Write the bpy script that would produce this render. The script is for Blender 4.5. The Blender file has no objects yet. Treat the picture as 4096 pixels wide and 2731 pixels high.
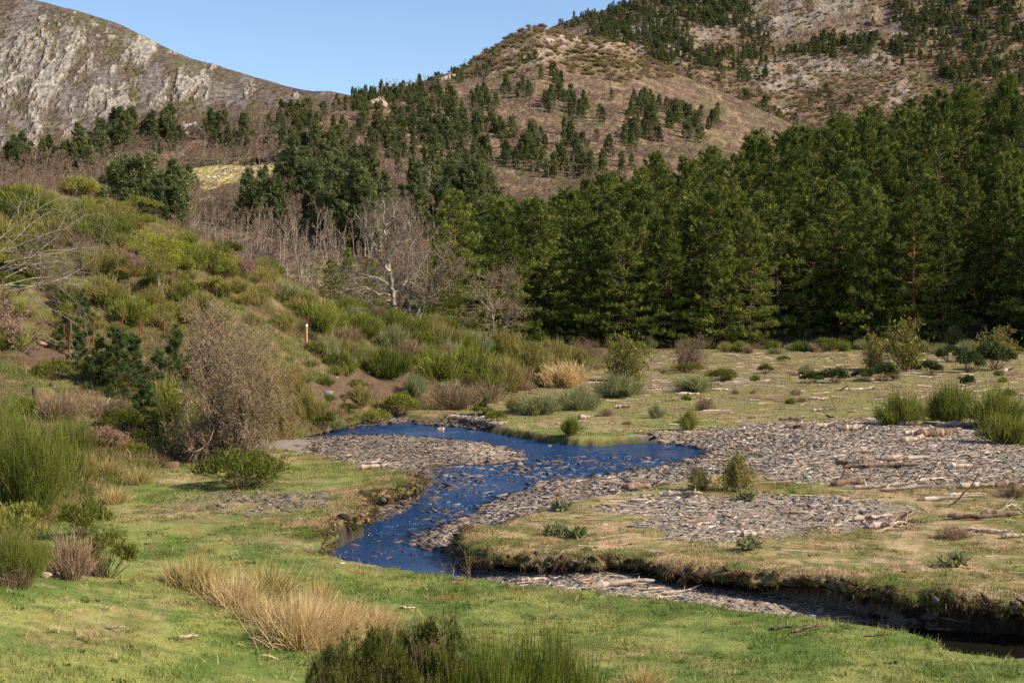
import bpy, math, random
import numpy as np
from mathutils import Vector, Matrix

RNG = np.random.default_rng(7)
random.seed(7)
scene = bpy.context.scene
COL = scene.collection

# ------------------------------------------------------------------ camera model
S = 4096 / 2352.0            # layout numbers below are in a 2352 px wide frame
F, CX, CY, EYE, HOR = 5689.0, 2048.0, 1365.5, 4.5, 1220.0
PITCH = math.atan((CY - HOR) / F)
cp, sp = math.cos(PITCH), math.sin(PITCH)

def ray(u, v):
    """layout pixel -> (x per metre of depth, z per metre of depth)"""
    u = np.asarray(u, float) * S; v = np.asarray(v, float) * S
    a = (CY - v) / F
    dy = cp + a * sp
    return (u - CX) / F / dy, (-sp + a * cp) / dy

def at(u, v, d):
    k, m = ray(u, v)
    return np.stack([k * d, np.ones_like(k) * d, EYE + m * d], -1)

def on(u, v, z=0.0):
    k, m = ray(u, v)
    d = (z - EYE) / m
    return np.stack([k * d, d, np.ones_like(d) * z], -1)

def proj(P):
    P = np.asarray(P, float)
    x, y, z = P[..., 0], P[..., 1], P[..., 2] - EYE
    dep = y * cp - z * sp
    up = y * sp + z * cp
    return (CX + F * x / dep) / S, (CY - F * up / dep) / S

# ------------------------------------------------------------------ noise
_T = np.random.default_rng(3).random((256, 256))
def vnoise(x, y):
    x = np.asarray(x, float); y = np.asarray(y, float)
    xi = np.floor(x).astype(int); yi = np.floor(y).astype(int)
    fx = x - xi; fy = y - yi
    fx = fx * fx * (3 - 2 * fx); fy = fy * fy * (3 - 2 * fy)
    a = _T[xi % 256, yi % 256]; b = _T[(xi + 1) % 256, yi % 256]
    c = _T[xi % 256, (yi + 1) % 256]; d = _T[(xi + 1) % 256, (yi + 1) % 256]
    return (a * (1 - fx) + b * fx) * (1 - fy) + (c * (1 - fx) + d * fx) * fy
def fbm(x, y, o=4, g=0.5):
    s = 0.0; w = 1.0; t = 0.0
    for k in range(o):
        s = s + w * vnoise(x * 2 ** k + 17.3 * k, y * 2 ** k + 31.7 * k); t += w; w *= g
    return s / t
def sstep(a, b, x):
    t = np.clip((np.asarray(x, float) - a) / (b - a), 0, 1)
    return t * t * (3 - 2 * t)
def lerp(a, b, t): return a + (b - a) * t
def mixc(a, b, t):
    t = np.asarray(t)[..., None]
    return np.asarray(a) * (1 - t) + np.asarray(b) * t
def nrm(v): return v / np.maximum(np.linalg.norm(v, axis=-1, keepdims=True), 1e-9)

def sdf(x, y, poly):
    """signed distance, negative inside"""
    x = np.asarray(x, float); y = np.asarray(y, float)
    P = np.asarray(poly, float); n = len(P)
    d = np.full(x.shape, 1e18); ins = np.zeros(x.shape, bool)
    for i in range(n):
        ax, ay = P[i]; bx, by = P[(i + 1) % n]
        ex, ey = bx - ax, by - ay
        t = np.clip(((x - ax) * ex + (y - ay) * ey) / (ex * ex + ey * ey + 1e-12), 0, 1)
        d = np.minimum(d, (x - ax - t * ex) ** 2 + (y - ay - t * ey) ** 2)
        if ay != by:
            c = ((ay > y) != (by > y)) & (x < ex * (y - ay) / (by - ay) + ax)
            ins ^= c
    d = np.sqrt(d)
    return np.where(ins, -d, d)

def pchip(xk, yk, x):
    """monotone cubic through knots"""
    xk = np.asarray(xk, float); yk = np.asarray(yk, float); x = np.asarray(x, float)
    h = np.diff(xk); dl = np.diff(yk) / h
    m = np.zeros_like(yk); m[0] = dl[0]; m[-1] = dl[-1]
    for i in range(1, len(xk) - 1):
        if dl[i - 1] * dl[i] > 0:
            w1 = 2 * h[i] + h[i - 1]; w2 = h[i] + 2 * h[i - 1]
            m[i] = (w1 + w2) / (w1 / dl[i - 1] + w2 / dl[i])
    i = np.clip(np.searchsorted(xk, x) - 1, 0, len(xk) - 2)
    t = np.clip((x - xk[i]) / h[i], 0, 1)
    return ((2 * t**3 - 3 * t**2 + 1) * yk[i] + (t**3 - 2 * t**2 + t) * h[i] * m[i]
            + (-2 * t**3 + 3 * t**2) * yk[i + 1] + (t**3 - t**2) * h[i] * m[i + 1])

# ------------------------------------------------------------------ mesh building
class MB:
    """collects vertices, faces and per-vertex values; build() links ONE mesh object"""
    def __init__(s): s.V = []; s.F = []; s.R = []; s.C = []; s.M = []; s.n = 0; s.fm = []
    def add(s, V, Fs, rnd=None, col=None, mi=0):
        V = np.asarray(V, float).reshape(-1, 3)
        if len(V) == 0: return s
        s.V.append(V)
        if not isinstance(Fs, (list, tuple)): Fs = [Fs]
        for f in Fs:
            f = np.asarray(f, int)
            if len(f): s.F.append(f + s.n); s.fm.append(np.full(len(f), mi))
        s.R.append(np.broadcast_to(np.asarray(0.5 if rnd is None else rnd, float), (len(V),)))
        s.C.append(np.broadcast_to(np.asarray((.2, .2, .2) if col is None else col, float), (len(V), 3)))
        s.n += len(V); return s
    def mesh(s, name, mats, smooth=False):
        me = bpy.data.meshes.new(name)
        V = np.concatenate(s.V); me.vertices.add(len(V)); me.vertices.foreach_set('co', V.ravel())
        tot = np.concatenate([np.full(len(f), f.shape[1]) for f in s.F])
        lv = np.concatenate([f.ravel() for f in s.F])
        st = np.concatenate([[0], np.cumsum(tot)[:-1]])
        me.loops.add(len(lv)); me.loops.foreach_set('vertex_index', lv)
        me.polygons.add(len(tot)); me.polygons.foreach_set('loop_start', st)
        me.polygons.foreach_set('loop_total', tot)
        me.polygons.foreach_set('material_index', np.concatenate(s.fm))
        if smooth: me.polygons.foreach_set('use_smooth', np.ones(len(tot), bool))
        a = me.attributes.new('rnd', 'FLOAT', 'POINT'); a.data.foreach_set('value', np.concatenate(s.R))
        C = np.concatenate(s.C); C4 = np.concatenate([C, np.ones((len(C), 1))], 1)
        a = me.attributes.new('Col', 'FLOAT_COLOR', 'POINT'); a.data.foreach_set('color', C4.ravel())
        for m in (mats if isinstance(mats, (list, tuple)) else [mats]): me.materials.append(m)
        me.update(calc_edges=True); me.validate()
        return me
    def build(s, name, mats, parent=None, smooth=False):
        return link(name, s.mesh(name, mats, smooth), parent)

def link(name, data, parent=None):
    o = bpy.data.objects.new(name, data); COL.objects.link(o)
    if parent is not None: o.parent = parent
    return o
def tag(o, label, cat, group=None, kind=None):
    if label: o['label'] = label
    if cat: o['category'] = cat
    if group: o['group'] = group
    if kind: o['kind'] = kind
    return o

def tubes(segs, sides=4):
    """segs (n,8): p0 p1 r0 r1 -> verts, quads"""
    g = np.asarray(segs, float).reshape(-1, 8)
    p0, p1, r0, r1 = g[:, :3], g[:, 3:6], g[:, 6], g[:, 7]
    d = nrm(p1 - p0)
    h = np.where(np.abs(d[:, 2:3]) > .9, [[1., 0, 0]], [[0., 0, 1.]])
    a = nrm(np.cross(d, h)); b = np.cross(d, a)
    th = np.arange(sides) / sides * 2 * math.pi
    ring = a[:, None] * np.cos(th)[None, :, None] + b[:, None] * np.sin(th)[None, :, None]
    V = np.concatenate([p0[:, None] + ring * r0[:, None, None], p1[:, None] + ring * r1[:, None, None]], 1)
    n = len(g); base = np.arange(n)[:, None] * 2 * sides
    k = np.arange(sides)[None]; k2 = (k + 1) % sides
    Fq = np.stack([base + k, base + k2, base + sides + k2, base + sides + k], -1).reshape(-1, 4)
    return V.reshape(-1, 3), Fq

def blades(P, D, L, W, droop=0.0, seg=2, rng=RNG):
    """tapering ribbons"""
    P = np.asarray(P, float); n = len(P); D = nrm(np.asarray(D, float))
    L = np.broadcast_to(np.asarray(L, float), (n,)); W = np.broadcast_to(np.asarray(W, float), (n,))
    droop = np.broadcast_to(np.asarray(droop, float), (n,))
    side = nrm(np.cross(D, rng.normal(size=(n, 3))))
    vs = []
    for k in range(seg):
        t = k / seg
        c = P + D * (L * t)[:, None]; c = c - np.array([0, 0, 1.]) * (droop * L * t * t)[:, None]
        w = (W * (1 - 0.55 * t) * .5)[:, None]
        vs += [c - side * w, c + side * w]
    tip = P + D * L[:, None] - np.array([0, 0, 1.]) * (droop * L)[:, None]
    V = np.stack(vs + [tip], 1); m = 2 * seg + 1
    b = np.arange(n)[:, None] * m
    Fs = [np.concatenate([b + 2 * (seg - 1), b + 2 * seg - 1, b + 2 * seg], 1)]
    if seg > 1:
        Fs.append(np.concatenate([np.concatenate([b + 2 * k, b + 2 * k + 1, b + 2 * k + 3, b + 2 * k + 2], 1) for k in range(seg - 1)]))
    return V.reshape(-1, 3), Fs, m

def scatter(tv, tf, pos, rz=None, sc=None, tilt=None):
    """merge copies of a template; sc (n,3)"""
    pos = np.asarray(pos, float); n = len(pos); tv = np.asarray(tv, float)
    v = np.broadcast_to(tv, (n,) + tv.shape).copy()
    if sc is not None: v *= np.asarray(sc, float).reshape(n, 1, -1)
    if tilt is not None:
        for ax, ang in ((0, tilt[:, 0]), (1, tilt[:, 1])):
            c, s_ = np.cos(ang)[:, None], np.sin(ang)[:, None]
            j, k = ((1, 2), (2, 0))[ax]
            a, b = v[..., j].copy(), v[..., k].copy()
            v[..., j] = a * c - b * s_; v[..., k] = a * s_ + b * c
    if rz is not None:
        c, s_ = np.cos(rz)[:, None], np.sin(rz)[:, None]
        a, b = v[..., 0].copy(), v[..., 1].copy()
        v[..., 0] = a * c - b * s_; v[..., 1] = a * s_ + b * c
    v += pos[:, None]
    off = (np.arange(n) * len(tv))[:, None, None]
    Fs = [(np.asarray(f)[None] + off).reshape(-1, np.asarray(f).shape[1]) for f in tf]
    return v.reshape(-1, 3), Fs

def grow(rng, p, d, L, r, lev, segs, bend=.25, up=.1, kids=(4, 6), ratio=.55, spread=.8, start=.25, nseg=3, taper=.6, tips=None):
    """recursive branching; segs gets (p0,p1,r0,r1,level)"""
    p = np.array(p, float); d = nrm(np.array(d, float)); pts = [p]; rs = [r]
    for k in range(nseg):
        d = nrm(d + rng.normal(size=3) * bend + np.array([0, 0, up]))
        p = p + d * L / nseg; pts.append(p); rs.append(r * (1 - (1 - taper * .5) * (k + 1) / nseg))
    for k in range(nseg): segs.append(np.concatenate([pts[k], pts[k + 1], [rs[k], rs[k + 1], lev]]))
    if lev == 0:
        if tips is not None: tips.append(pts[-1])
        return
    for _ in range(rng.integers(kids[0], kids[1] + 1)):
        t = rng.uniform(start, 1.0) * nseg; i = min(int(t), nseg - 1)
        q = pts[i] + (pts[i + 1] - pts[i]) * (t - i)
        dd = nrm(pts[i + 1] - pts[i]); w = nrm(np.cross(dd, rng.normal(size=3)))
        nd = nrm(dd + w * spread * rng.uniform(.6, 1.3))
        grow(rng, q, nd, L * ratio * rng.uniform(.7, 1.2), max(rs[i] * .55, .002), lev - 1, segs, bend, up, kids, ratio, spread, start, nseg, taper, tips)

# ------------------------------------------------------------------ materials
def newmat(name):
    m = bpy.data.materials.new(name); m.use_nodes = True
    t = m.node_tree; t.nodes.clear()
    return m, t, t.nodes.new('ShaderNodeOutputMaterial')
def N(t, typ, **kw):
    n = t.nodes.new(typ)
    for k, v in kw.items():
        if k in n.inputs: n.inputs[k].default_value = v
        else: setattr(n, k, v)
    return n
def attr(t, name): n = N(t, 'ShaderNodeAttribute'); n.attribute_name = name; return n
def mul(t, a, b):
    n = N(t, 'ShaderNodeMix', data_type='RGBA', blend_type='MULTIPLY'); n.inputs[0].default_value = 1
    t.links.new(a, n.inputs[6]); t.links.new(b, n.inputs[7]); return n.outputs[2]
def math_(t, op, a, b=None, c=None):
    n = N(t, 'ShaderNodeMath', operation=op)
    for i, x in enumerate((a, b, c)):
        if x is None: continue
        if isinstance(x, (int, float)): n.inputs[i].default_value = x
        else: t.links.new(x, n.inputs[i])
    return n.outputs[0]
def ramp(t, fac, cols):
    n = N(t, 'ShaderNodeValToRGB'); e = n.color_ramp.elements
    e[0].position = 0; e[0].color = (*cols[0], 1); e[1].position = 1; e[1].color = (*cols[-1], 1)
    for i, c in enumerate(cols[1:-1]):
        x = e.new((i + 1) / (len(cols) - 1)); x.color = (*c, 1)
    t.links.new(fac, n.inputs[0]); return n.outputs[0]

def foliage(name, cols, transl=.25, vary=.25):
    """leafy matter: per-blade and per-plant variation"""
    m, t, out = newmat(name)
    r = attr(t, 'rnd').outputs['Fac']
    oi = N(t, 'ShaderNodeObjectInfo')
    c = ramp(t, r, cols)
    k = math_(t, 'MULTIPLY_ADD', oi.outputs['Random'], 2 * vary, 1 - vary)
    hs = N(t, 'ShaderNodeHueSaturation'); t.links.new(k, hs.inputs['Value']); t.links.new(c, hs.inputs['Color'])
    hh = math_(t, 'MULTIPLY_ADD', oi.outputs['Random'], -.025, .5125); t.links.new(hh, hs.inputs['Hue'])
    d = N(t, 'ShaderNodeBsdfDiffuse'); t.links.new(hs.outputs[0], d.inputs[0])
    if transl > 0:
        tr = N(t, 'ShaderNodeBsdfTranslucent'); t.links.new(hs.outputs[0], tr.inputs[0])
        mx = N(t, 'ShaderNodeMixShader'); mx.inputs[0].default_value = transl
        t.links.new(d.outputs[0], mx.inputs[1]); t.links.new(tr.outputs[0], mx.inputs[2]); t.links.new(mx.outputs[0], out.inputs[0])
    else: t.links.new(d.outputs[0], out.inputs[0])
    return m

def wood(name, cols, scale=6, rough=.9, bump=.4):
    m, t, out = newmat(name)
    tc = N(t, 'ShaderNodeTexCoord')
    nz = N(t, 'ShaderNodeTexNoise', Scale=scale, Detail=5, Roughness=.65); t.links.new(tc.outputs['Object'], nz.inputs[0])
    oi = N(t, 'ShaderNodeObjectInfo'); r = attr(t, 'rnd').outputs['Fac']
    f = math_(t, 'MULTIPLY_ADD', nz.outputs[0], 1.6, -.55)
    f = math_(t, 'ADD', f, math_(t, 'MULTIPLY_ADD', r, .5, -.1))
    c = ramp(t, f, cols)
    hs = N(t, 'ShaderNodeHueSaturation'); t.links.new(c, hs.inputs['Color'])
    t.links.new(math_(t, 'MULTIPLY_ADD', oi.outputs['Random'], .4, .8), hs.inputs['Value'])
    b = N(t, 'ShaderNodeBsdfPrincipled'); b.inputs['Roughness'].default_value = rough; b.inputs['Specular IOR Level'].default_value = .15
    t.links.new(hs.outputs[0], b.inputs['Base Color'])
    bp = N(t, 'ShaderNodeBump', Strength=bump, Distance=.02); t.links.new(nz.outputs[0], bp.inputs['Height']); t.links.new(bp.outputs[0], b.inputs['Normal'])
    t.links.new(b.outputs[0], out.inputs[0]); return m

def colmat(name, scales=(8, 40), amt=.5, bump=.5, dist=.03, rough=.95, transl=0, crack=0):
    """surface coloured by its own colour attribute with fine mottling"""
    m, t, out = newmat(name)
    c = attr(t, 'Col').outputs['Color']
    tc = N(t, 'ShaderNodeTexCoord'); hs = []
    for s_ in scales:
        nz = N(t, 'ShaderNodeTexNoise', Scale=s_, Detail=4, Roughness=.7); t.links.new(tc.outputs['Object'], nz.inputs[0])
        k = math_(t, 'MULTIPLY_ADD', nz.outputs[0], 2 * amt, 1 - amt); hs.append(nz.outputs[0])
        cb = N(t, 'ShaderNodeCombineColor'); [t.links.new(k, cb.inputs[i]) for i in range(3)]
        c = mul(t, c, cb.outputs[0])
    if crack:
        wn = N(t, 'ShaderNodeTexNoise', Scale=crack * .8, Detail=4); t.links.new(tc.outputs['Object'], wn.inputs[0])
        vm = N(t, 'ShaderNodeVectorMath', operation='MULTIPLY_ADD'); t.links.new(wn.outputs['Color'], vm.inputs[0]); vm.inputs[1].default_value = (1.2 / crack,) * 3; t.links.new(tc.outputs['Object'], vm.inputs[2])
        mp = N(t, 'ShaderNodeMapping'); mp.inputs['Scale'].default_value = (1.6, .8, .8); mp.inputs['Rotation'].default_value = (0, .45, 0); t.links.new(vm.outputs[0], mp.inputs[0])
        vo = N(t, 'ShaderNodeTexVoronoi', Scale=crack); t.links.new(mp.outputs[0], vo.inputs['Vector'])
        k = math_(t, 'MULTIPLY_ADD', vo.outputs['Color'], .75, .62); cb = N(t, 'ShaderNodeCombineColor'); [t.links.new(k, cb.inputs[i]) for i in range(3)]
        c = mul(t, c, cb.outputs[0]); hs[-1] = math_(t, 'ADD', hs[-1], math_(t, 'MULTIPLY', vo.outputs['Distance'], -1.2))
    if transl:
        b = N(t, 'ShaderNodeBsdfDiffuse'); t.links.new(c, b.inputs[0])
        tr = N(t, 'ShaderNodeBsdfTranslucent'); t.links.new(c, tr.inputs[0])
        mx = N(t, 'ShaderNodeMixShader'); mx.inputs[0].default_value = transl
        t.links.new(b.outputs[0], mx.inputs[1]); t.links.new(tr.outputs[0], mx.inputs[2]); t.links.new(mx.outputs[0], out.inputs[0]); return m
    b = N(t, 'ShaderNodeBsdfPrincipled'); b.inputs['Roughness'].default_value = rough; b.inputs['Specular IOR Level'].default_value = .12
    t.links.new(c, b.inputs['Base Color'])
    if bump:
        h = math_(t, 'ADD', hs[0], math_(t, 'MULTIPLY', hs[-1], .5))
        bp = N(t, 'ShaderNodeBump', Strength=bump, Distance=dist); t.links.new(h, bp.inputs['Height']); t.links.new(bp.outputs[0], b.inputs['Normal'])
    t.links.new(b.outputs[0], out.inputs[0]); return m

M = {}
M['ground'] = colmat('meadow ground', (5, 30), .45, .8, .04)
M['slope'] = colmat('slope soil', (3, 20), .5, .8, .08)
M['hill'] = colmat('hill heath', (.12, .7), .55, .9, 1.5, crack=.35)
M['mount'] = colmat('mountain rock and heath', (.05, .25), .4, 1.0, 6.0, crack=.11)
M['stone'] = colmat('slate stone', (6, 30), .3, .4, .02, .75)
M['litter'] = colmat('plant litter', (4, 20), .25, 0)
M['blade'] = colmat('grass blades', (.6, 3), .25, 0, transl=.3)
M['pine'] = foliage('pine needles', [(.026, .040, .012), (.082, .110, .027), (.185, .215, .046), (.40, .41, .095)], .2, .28)
M['pine_far'] = foliage('far pine needles', [(.06, .075, .032), (.135, .155, .06), (.27, .285, .105)], .3, .22)
M['pine_young'] = foliage('young pine needles', [(.04, .064, .022), (.09, .13, .042), (.17, .21, .065)], .3, .12)
M['broom'] = foliage('green broom twigs', [(.062, .08, .015), (.16, .182, .035), (.32, .325, .072)], .28, .25)
M['broom_grey'] = foliage('grey green broom twigs', [(.13, .145, .06), (.24, .255, .11), (.36, .36, .18)], .3, .15)
M['broom_olive'] = foliage('olive broom twigs', [(.14, .125, .035), (.28, .24, .075), (.42, .35, .13)], .3, .18)
M['gorse'] = foliage('yellow green gorse', [(.11, .115, .02), (.235, .23, .045), (.42, .385, .11)], .3, .18)
M['heath'] = foliage('dark green heath', [(.05, .06, .014), (.13, .14, .028), (.25, .24, .055)], .25, .2)
M['erica'] = foliage('dark erica shoots', [(.022, .028, .008), (.07, .08, .018), (.21, .205, .045)], .2, .1)
M['broom_fg'] = foliage('fine green broom twigs', [(.032, .044, .008), (.10, .125, .02), (.22, .24, .045)], .25, .1)
M['dead'] = foliage('dead brown heather', [(.14, .09, .05), (.27, .185, .115), (.42, .31, .20)], .2, .2)
M['purple'] = foliage('purple heather flowers', [(.14, .09, .085), (.30, .17, .19), (.44, .28, .32)], .25, .1)
M['ivy'] = foliage('dark glossy leaves', [(.025, .036, .014), (.06, .08, .028), (.14, .16, .06)], .2, .2)
M['birch'] = foliage('birch spring leaves', [(.15, .18, .02), (.26, .29, .035), (.38, .39, .07)], .35, .1)
M['straw'] = foliage('dry straw', [(.40, .27, .12), (.68, .49, .24), (.84, .66, .38)], .4, .12)
M['rush'] = foliage('half dry rushes', [(.24, .20, .06), (.50, .38, .15), (.70, .54, .26)], .35, .15)
M['twig_red'] = foliage('reddish bare twigs', [(.12, .08, .05), (.25, .175, .105), (.43, .325, .215)], 0, .15)
M['twig_olive'] = foliage('olive bare twigs', [(.13, .10, .035), (.25, .19, .075), (.38, .30, .14)], 0, .15)
M['twig_mauve'] = foliage('mauve bare twigs', [(.155, .105, .075), (.225, .152, .106), (.32, .228, .165)], 0, .18)
M['bark'] = wood('grey brown bark', [(.05, .035, .028), (.13, .095, .07), (.24, .18, .14)], 3)
M['bark_pine'] = wood('orange pine bark', [(.10, .045, .02), (.26, .12, .05), (.42, .22, .10)], 2)
M['bark_limb'] = wood('brown pine limbs', [(.05, .034, .022), (.12, .078, .05), (.22, .145, .09)], 2)
M['bark_grey'] = wood('grey tan bark', [(.11, .085, .062), (.25, .205, .155), (.45, .39, .31)], 5)
M['bark_pale'] = wood('pale lichen bark', [(.15, .12, .09), (.33, .28, .22), (.54, .48, .40)], 5)
M['stem'] = wood('shrub stems', [(.05, .032, .02), (.13, .085, .05), (.22, .15, .10)], 8)
M['drift'] = wood('bleached driftwood', [(.18, .12, .08), (.46, .355, .27), (.72, .60, .49)], 7)
M['drift_dark'] = wood('dark weathered driftwood', [(.06, .038, .026), (.20, .13, .09), (.40, .29, .21)], 7)
M['post'] = wood('tan timber', [(.34, .17, .06), (.48, .26, .10), (.60, .36, .16)], 9)
M['paint'] = wood('white paint', [(.7, .7, .68), (.8, .8, .78), (.85, .85, .83)], 9, .6, .1)
M['rust'] = wood('rusty iron', [(.10, .035, .02), (.20, .07, .035), (.30, .12, .06)], 20)
M['wire'] = wood('dull wire', [(.10, .09, .08), (.16, .14, .13), (.22, .20, .18)], 20, .6)
M['dark'] = wood('dark hollow', [(.012, .01, .008), (.02, .017, .014), (.03, .026, .02)], 4)
M['bird'] = wood('black feathers', [(.012, .010, .010), (.02, .018, .017), (.04, .035, .03)], 20)
# ------------------------------------------------------------------ valley floor
def poly(pts, z=-0.03):
    p = np.array(pts, float); w = on(p[:, 0], p[:, 1], z); return w[:, :2]
G1 = poly([(-900, 1010), (300, 1020), (650, 1032), (740, 1050), (900, 1084), (945, 1085), (940, 1112), (850, 1132), (828, 1145), (826, 1188),
           (765, 1212), (740, 1245), (690, 1262), (800, 1294), (950, 1313), (1090, 1332), (1180, 1345), (1320, 1355), (1450, 1368),
           (1590, 1380), (1700, 1400), (1850, 1415), (1950, 1435), (2080, 1452), (2165, 1475), (2178, 1500), (2352, 1516), (3200, 1540),
           (3200, 9000), (-3000, 9000)])
ISL = [(1092, 1198), (1080, 1225), (1084, 1243), (1120, 1265), (1200, 1270), (1330, 1285), (1420, 1282), (1500, 1292), (1640, 1310),
       (1780, 1320), (1900, 1335), (2000, 1350), (2100, 1365), (2200, 1375), (2352, 1385), (2900, 1400)]
G2 = poly(ISL + [(2900, 1045), (2352, 1060), (2000, 1065), (1700, 1068), (1640, 1080), (1500, 1122), (1330, 1137), (1200, 1167)])
G4 = poly([(1160, 985), (1250, 1001), (1330, 1008), (1400, 1007), (1450, 1004), (1700, 987), (2000, 972), (2200, 988), (2352, 1020), (3200, 1030),
           (4200, 745), (-1500, 745), (300, 850), (700, 925), (850, 945), (960, 955), (1060, 962), (1110, 972)])
WAT = poly([(700, 1010), (720, 1001), (760, 990), (850, 981), (955, 972), (965, 979), (1060, 986), (1160, 999), (1300, 1006), (1420, 1013),
            (1560, 1025), (1640, 1041), (1600, 1058), (1540, 1073), (1440, 1088), (1350, 1100), (1250, 1108), (1200, 1130), (1130, 1150),
            (1090, 1180), (1000, 1207), (955, 1222), (955, 1240), (1050, 1255), (1075, 1292), (1085, 1322), (1000, 1330), (700, 1300), (660, 1262),
            (760, 1233), (800, 1200), (880, 1183), (930, 1155), (955, 1130), (985, 1105), (970, 1086), (1010, 1070), (1100, 1068), (1190, 1060),
            (1190, 1042), (1100, 1024), (1000, 1012), (900, 1006), (800, 1006)], -.35)
WAT2 = poly([(1990, 1422), (2050, 1432), (2150, 1438), (2352, 1440), (2900, 1450), (2900, 1560), (2352, 1530), (2100, 1500), (1950, 1440)], -.6)
R5 = poly([(1060, 1290), (1180, 1300), (1420, 1300), (1620, 1330), (1820, 1350), (2000, 1390), (2100, 1450), (1950, 1450), (1850, 1430), (1700, 1415),
           (1590, 1400), (1450, 1390), (1180, 1370), (1070, 1350)], -.4)

def zwater(x, y):
    z = -.46 + .2 * sstep(27, 50, y)
    return np.where((y < 27.5), z - .17 * sstep(1., 4.5, x), z)

def zmeadow(x, y):
    z = .10 * (fbm(x * .35, y * .35) - .5) + .05 * (fbm(x * 1.3 + 9, y * 1.3) - .5)
    z = z + .35 * sstep(60, 140, y) * (.6 + fbm(x * .08, y * .08))
    z = z + 2.75 * np.clip(1 - y / 17.5, 0, 1) ** 1.35
    z = z + 1.0 * sstep(0, 1, (-x - 2.2) / 6.0) * sstep(0, 1, (27 - y) / 10.0)
    return z

def ground(x, y, full=False):
    x = np.asarray(x, float); y = np.asarray(y, float)
    wx = x + .30 * (fbm(x * 1.4, y * 1.4 + 7) - .5) + .22 * (fbm(x * 4 + 3, y * 4) - .5)
    wy = y + .30 * (fbm(x * 1.4 + 50, y * 1.4) - .5) + .22 * (fbm(x * 4, y * 4 + 13) - .5)
    near = (y > 18) & (y < 75)
    big = 9.0
    s1 = np.full(x.shape, big); s2 = s1.copy(); s4 = s1.copy(); sw = s1.copy(); s5 = s1.copy()
    if near.any():
        a, b = wx[near], wy[near]
        s1[near] = sdf(a, b, G1); s2[near] = sdf(a, b, G2); s4[near] = sdf(a, b, G4)
        sw[near] = np.minimum(sdf(a, b, WAT), sdf(a, b, WAT2)); s5[near] = sdf(a, b, R5)
    s1[y <= 18] = -5; s4[y >= 75] = -9
    zm = zmeadow(x, y); zw = zwater(x, y)
    slope = np.where(y > 44, .07, .10)
    zc = zw + np.clip(sw * slope, -.16, .5)
    zc = np.where(s5 < 0, np.minimum(zc, zw + np.clip(sw * .09, -.12, .20)), zc)
    zc = zc + .03 * (fbm(x * 3, y * 3) - .5)
    zc = np.minimum(zc, zm + .0)
    # front edge of the island is undercut: the flat top starts behind the turf lip
    g = np.maximum(np.maximum(sstep(.06, -.10, s1), sstep(.25, -.25, s4) * np.where(y > 44, 1, 0)), 0)
    edge = sstep(-.55, -.7, s2)
    soft = sstep(.6, -.9, s2)
    front = sstep(.5, -.5, x - 3e3)          # placeholder weight, all front edges are undercut
    g = np.maximum(g, np.where(y < 30.5, edge, soft))
    z = lerp(zc, zm, g)
    if full: return z, dict(s1=s1, s2=s2, s4=s4, sw=sw, s5=s5, g=g, zm=zm, zw=zw)
    return z

GRAV = {k: poly(v, -.15) for k, v in dict(
    R1=[(745, 1012), (900, 1006), (1010, 1012), (1110, 1022), (1200, 1042), (1210, 1060), (1180, 1090), (1100, 1080), (1000, 1085), (985, 1105), (950, 1090), (900, 1082), (740, 1048)],
    R1b=[(945, 1085), (1000, 1100), (985, 1135), (940, 1170), (880, 1190), (825, 1195), (828, 1145), (850, 1132), (940, 1112)],
    R2=[(1640, 1045), (1700, 1078), (1560, 1112), (1500, 1124), (1330, 1139), (1200, 1169), (1100, 1202), (1088, 1242), (1050, 1262), (950, 1245), (945, 1222), (1000, 1205), (1070, 1180), (1120, 1150), (1190, 1128), (1250, 1105), (1400, 1093), (1540, 1070)],
    R3=[(1400, 1009), (1450, 1004), (1700, 986), (2000, 971), (2200, 988), (2700, 1025), (2700, 1115), (2352, 1126), (2200, 1132), (2000, 1124), (1850, 1120), (1750, 1102), (1700, 1082), (1640, 1048), (1600, 1032), (1500, 1017)],
    R4=[(1420, 1150), (1500, 1140), (1650, 1160), (1760, 1153), (1950, 1160), (2060, 1185), (1990, 1232), (1850, 1245), (1700, 1262), (1620, 1272), (1530, 1265), (1490, 1230), (1400, 1185)],
    R5=[(1060, 1296), (1180, 1310), (1420, 1310), (1520, 1308), (1620, 1345), (1720, 1362), (1820, 1370), (1900, 1400), (1990, 1440), (1850, 1425), (1700, 1408), (1590, 1390), (1450, 1378), (1320, 1365), (1180, 1355), (1070, 1338)],
    R6=[(390, 1178), (480, 1156), (600, 1150), (720, 1158), (830, 1150), (800, 1172), (720, 1184), (640, 1194), (500, 1192)],
    R7=[(960, 974), (1040, 960), (1110, 966), (1150, 984), (1060, 986)],
    R8=[(1480, 897), (1600, 887), (1750, 878), (1765, 884), (1620, 897), (1500, 905)],
).items()}
def gravel_w(x, y, soft=.5, only=None):
    wx = x + 1.9 * (fbm(x * .7, y * .7 + 3) - .5) + .8 * (fbm(x * 3, y * 3) - .5); wy = y + 1.9 * (fbm(x * .7 + 20, y * .7) - .5) + .8 * (fbm(x * 3 + 5, y * 3) - .5)
    w = np.zeros(np.shape(x))
    for k, p in GRAV.items():
        if only and k not in only: continue
        w = np.maximum(w, sstep(soft * .5, -soft * .5, sdf(wx, wy, p)))
    return w

C_GRASS = np.array([.225, .24, .066]); C_GRASS2 = np.array([.115, .165, .036]); C_TAN = np.array([.40, .285, .16]); C_OLIVE = np.array([.215, .185, .068])
C_GRAV = np.array([.25, .205, .165]); C_SOIL = np.array([.055, .036, .022]); C_RUST = np.array([.26, .14, .06])

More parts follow.
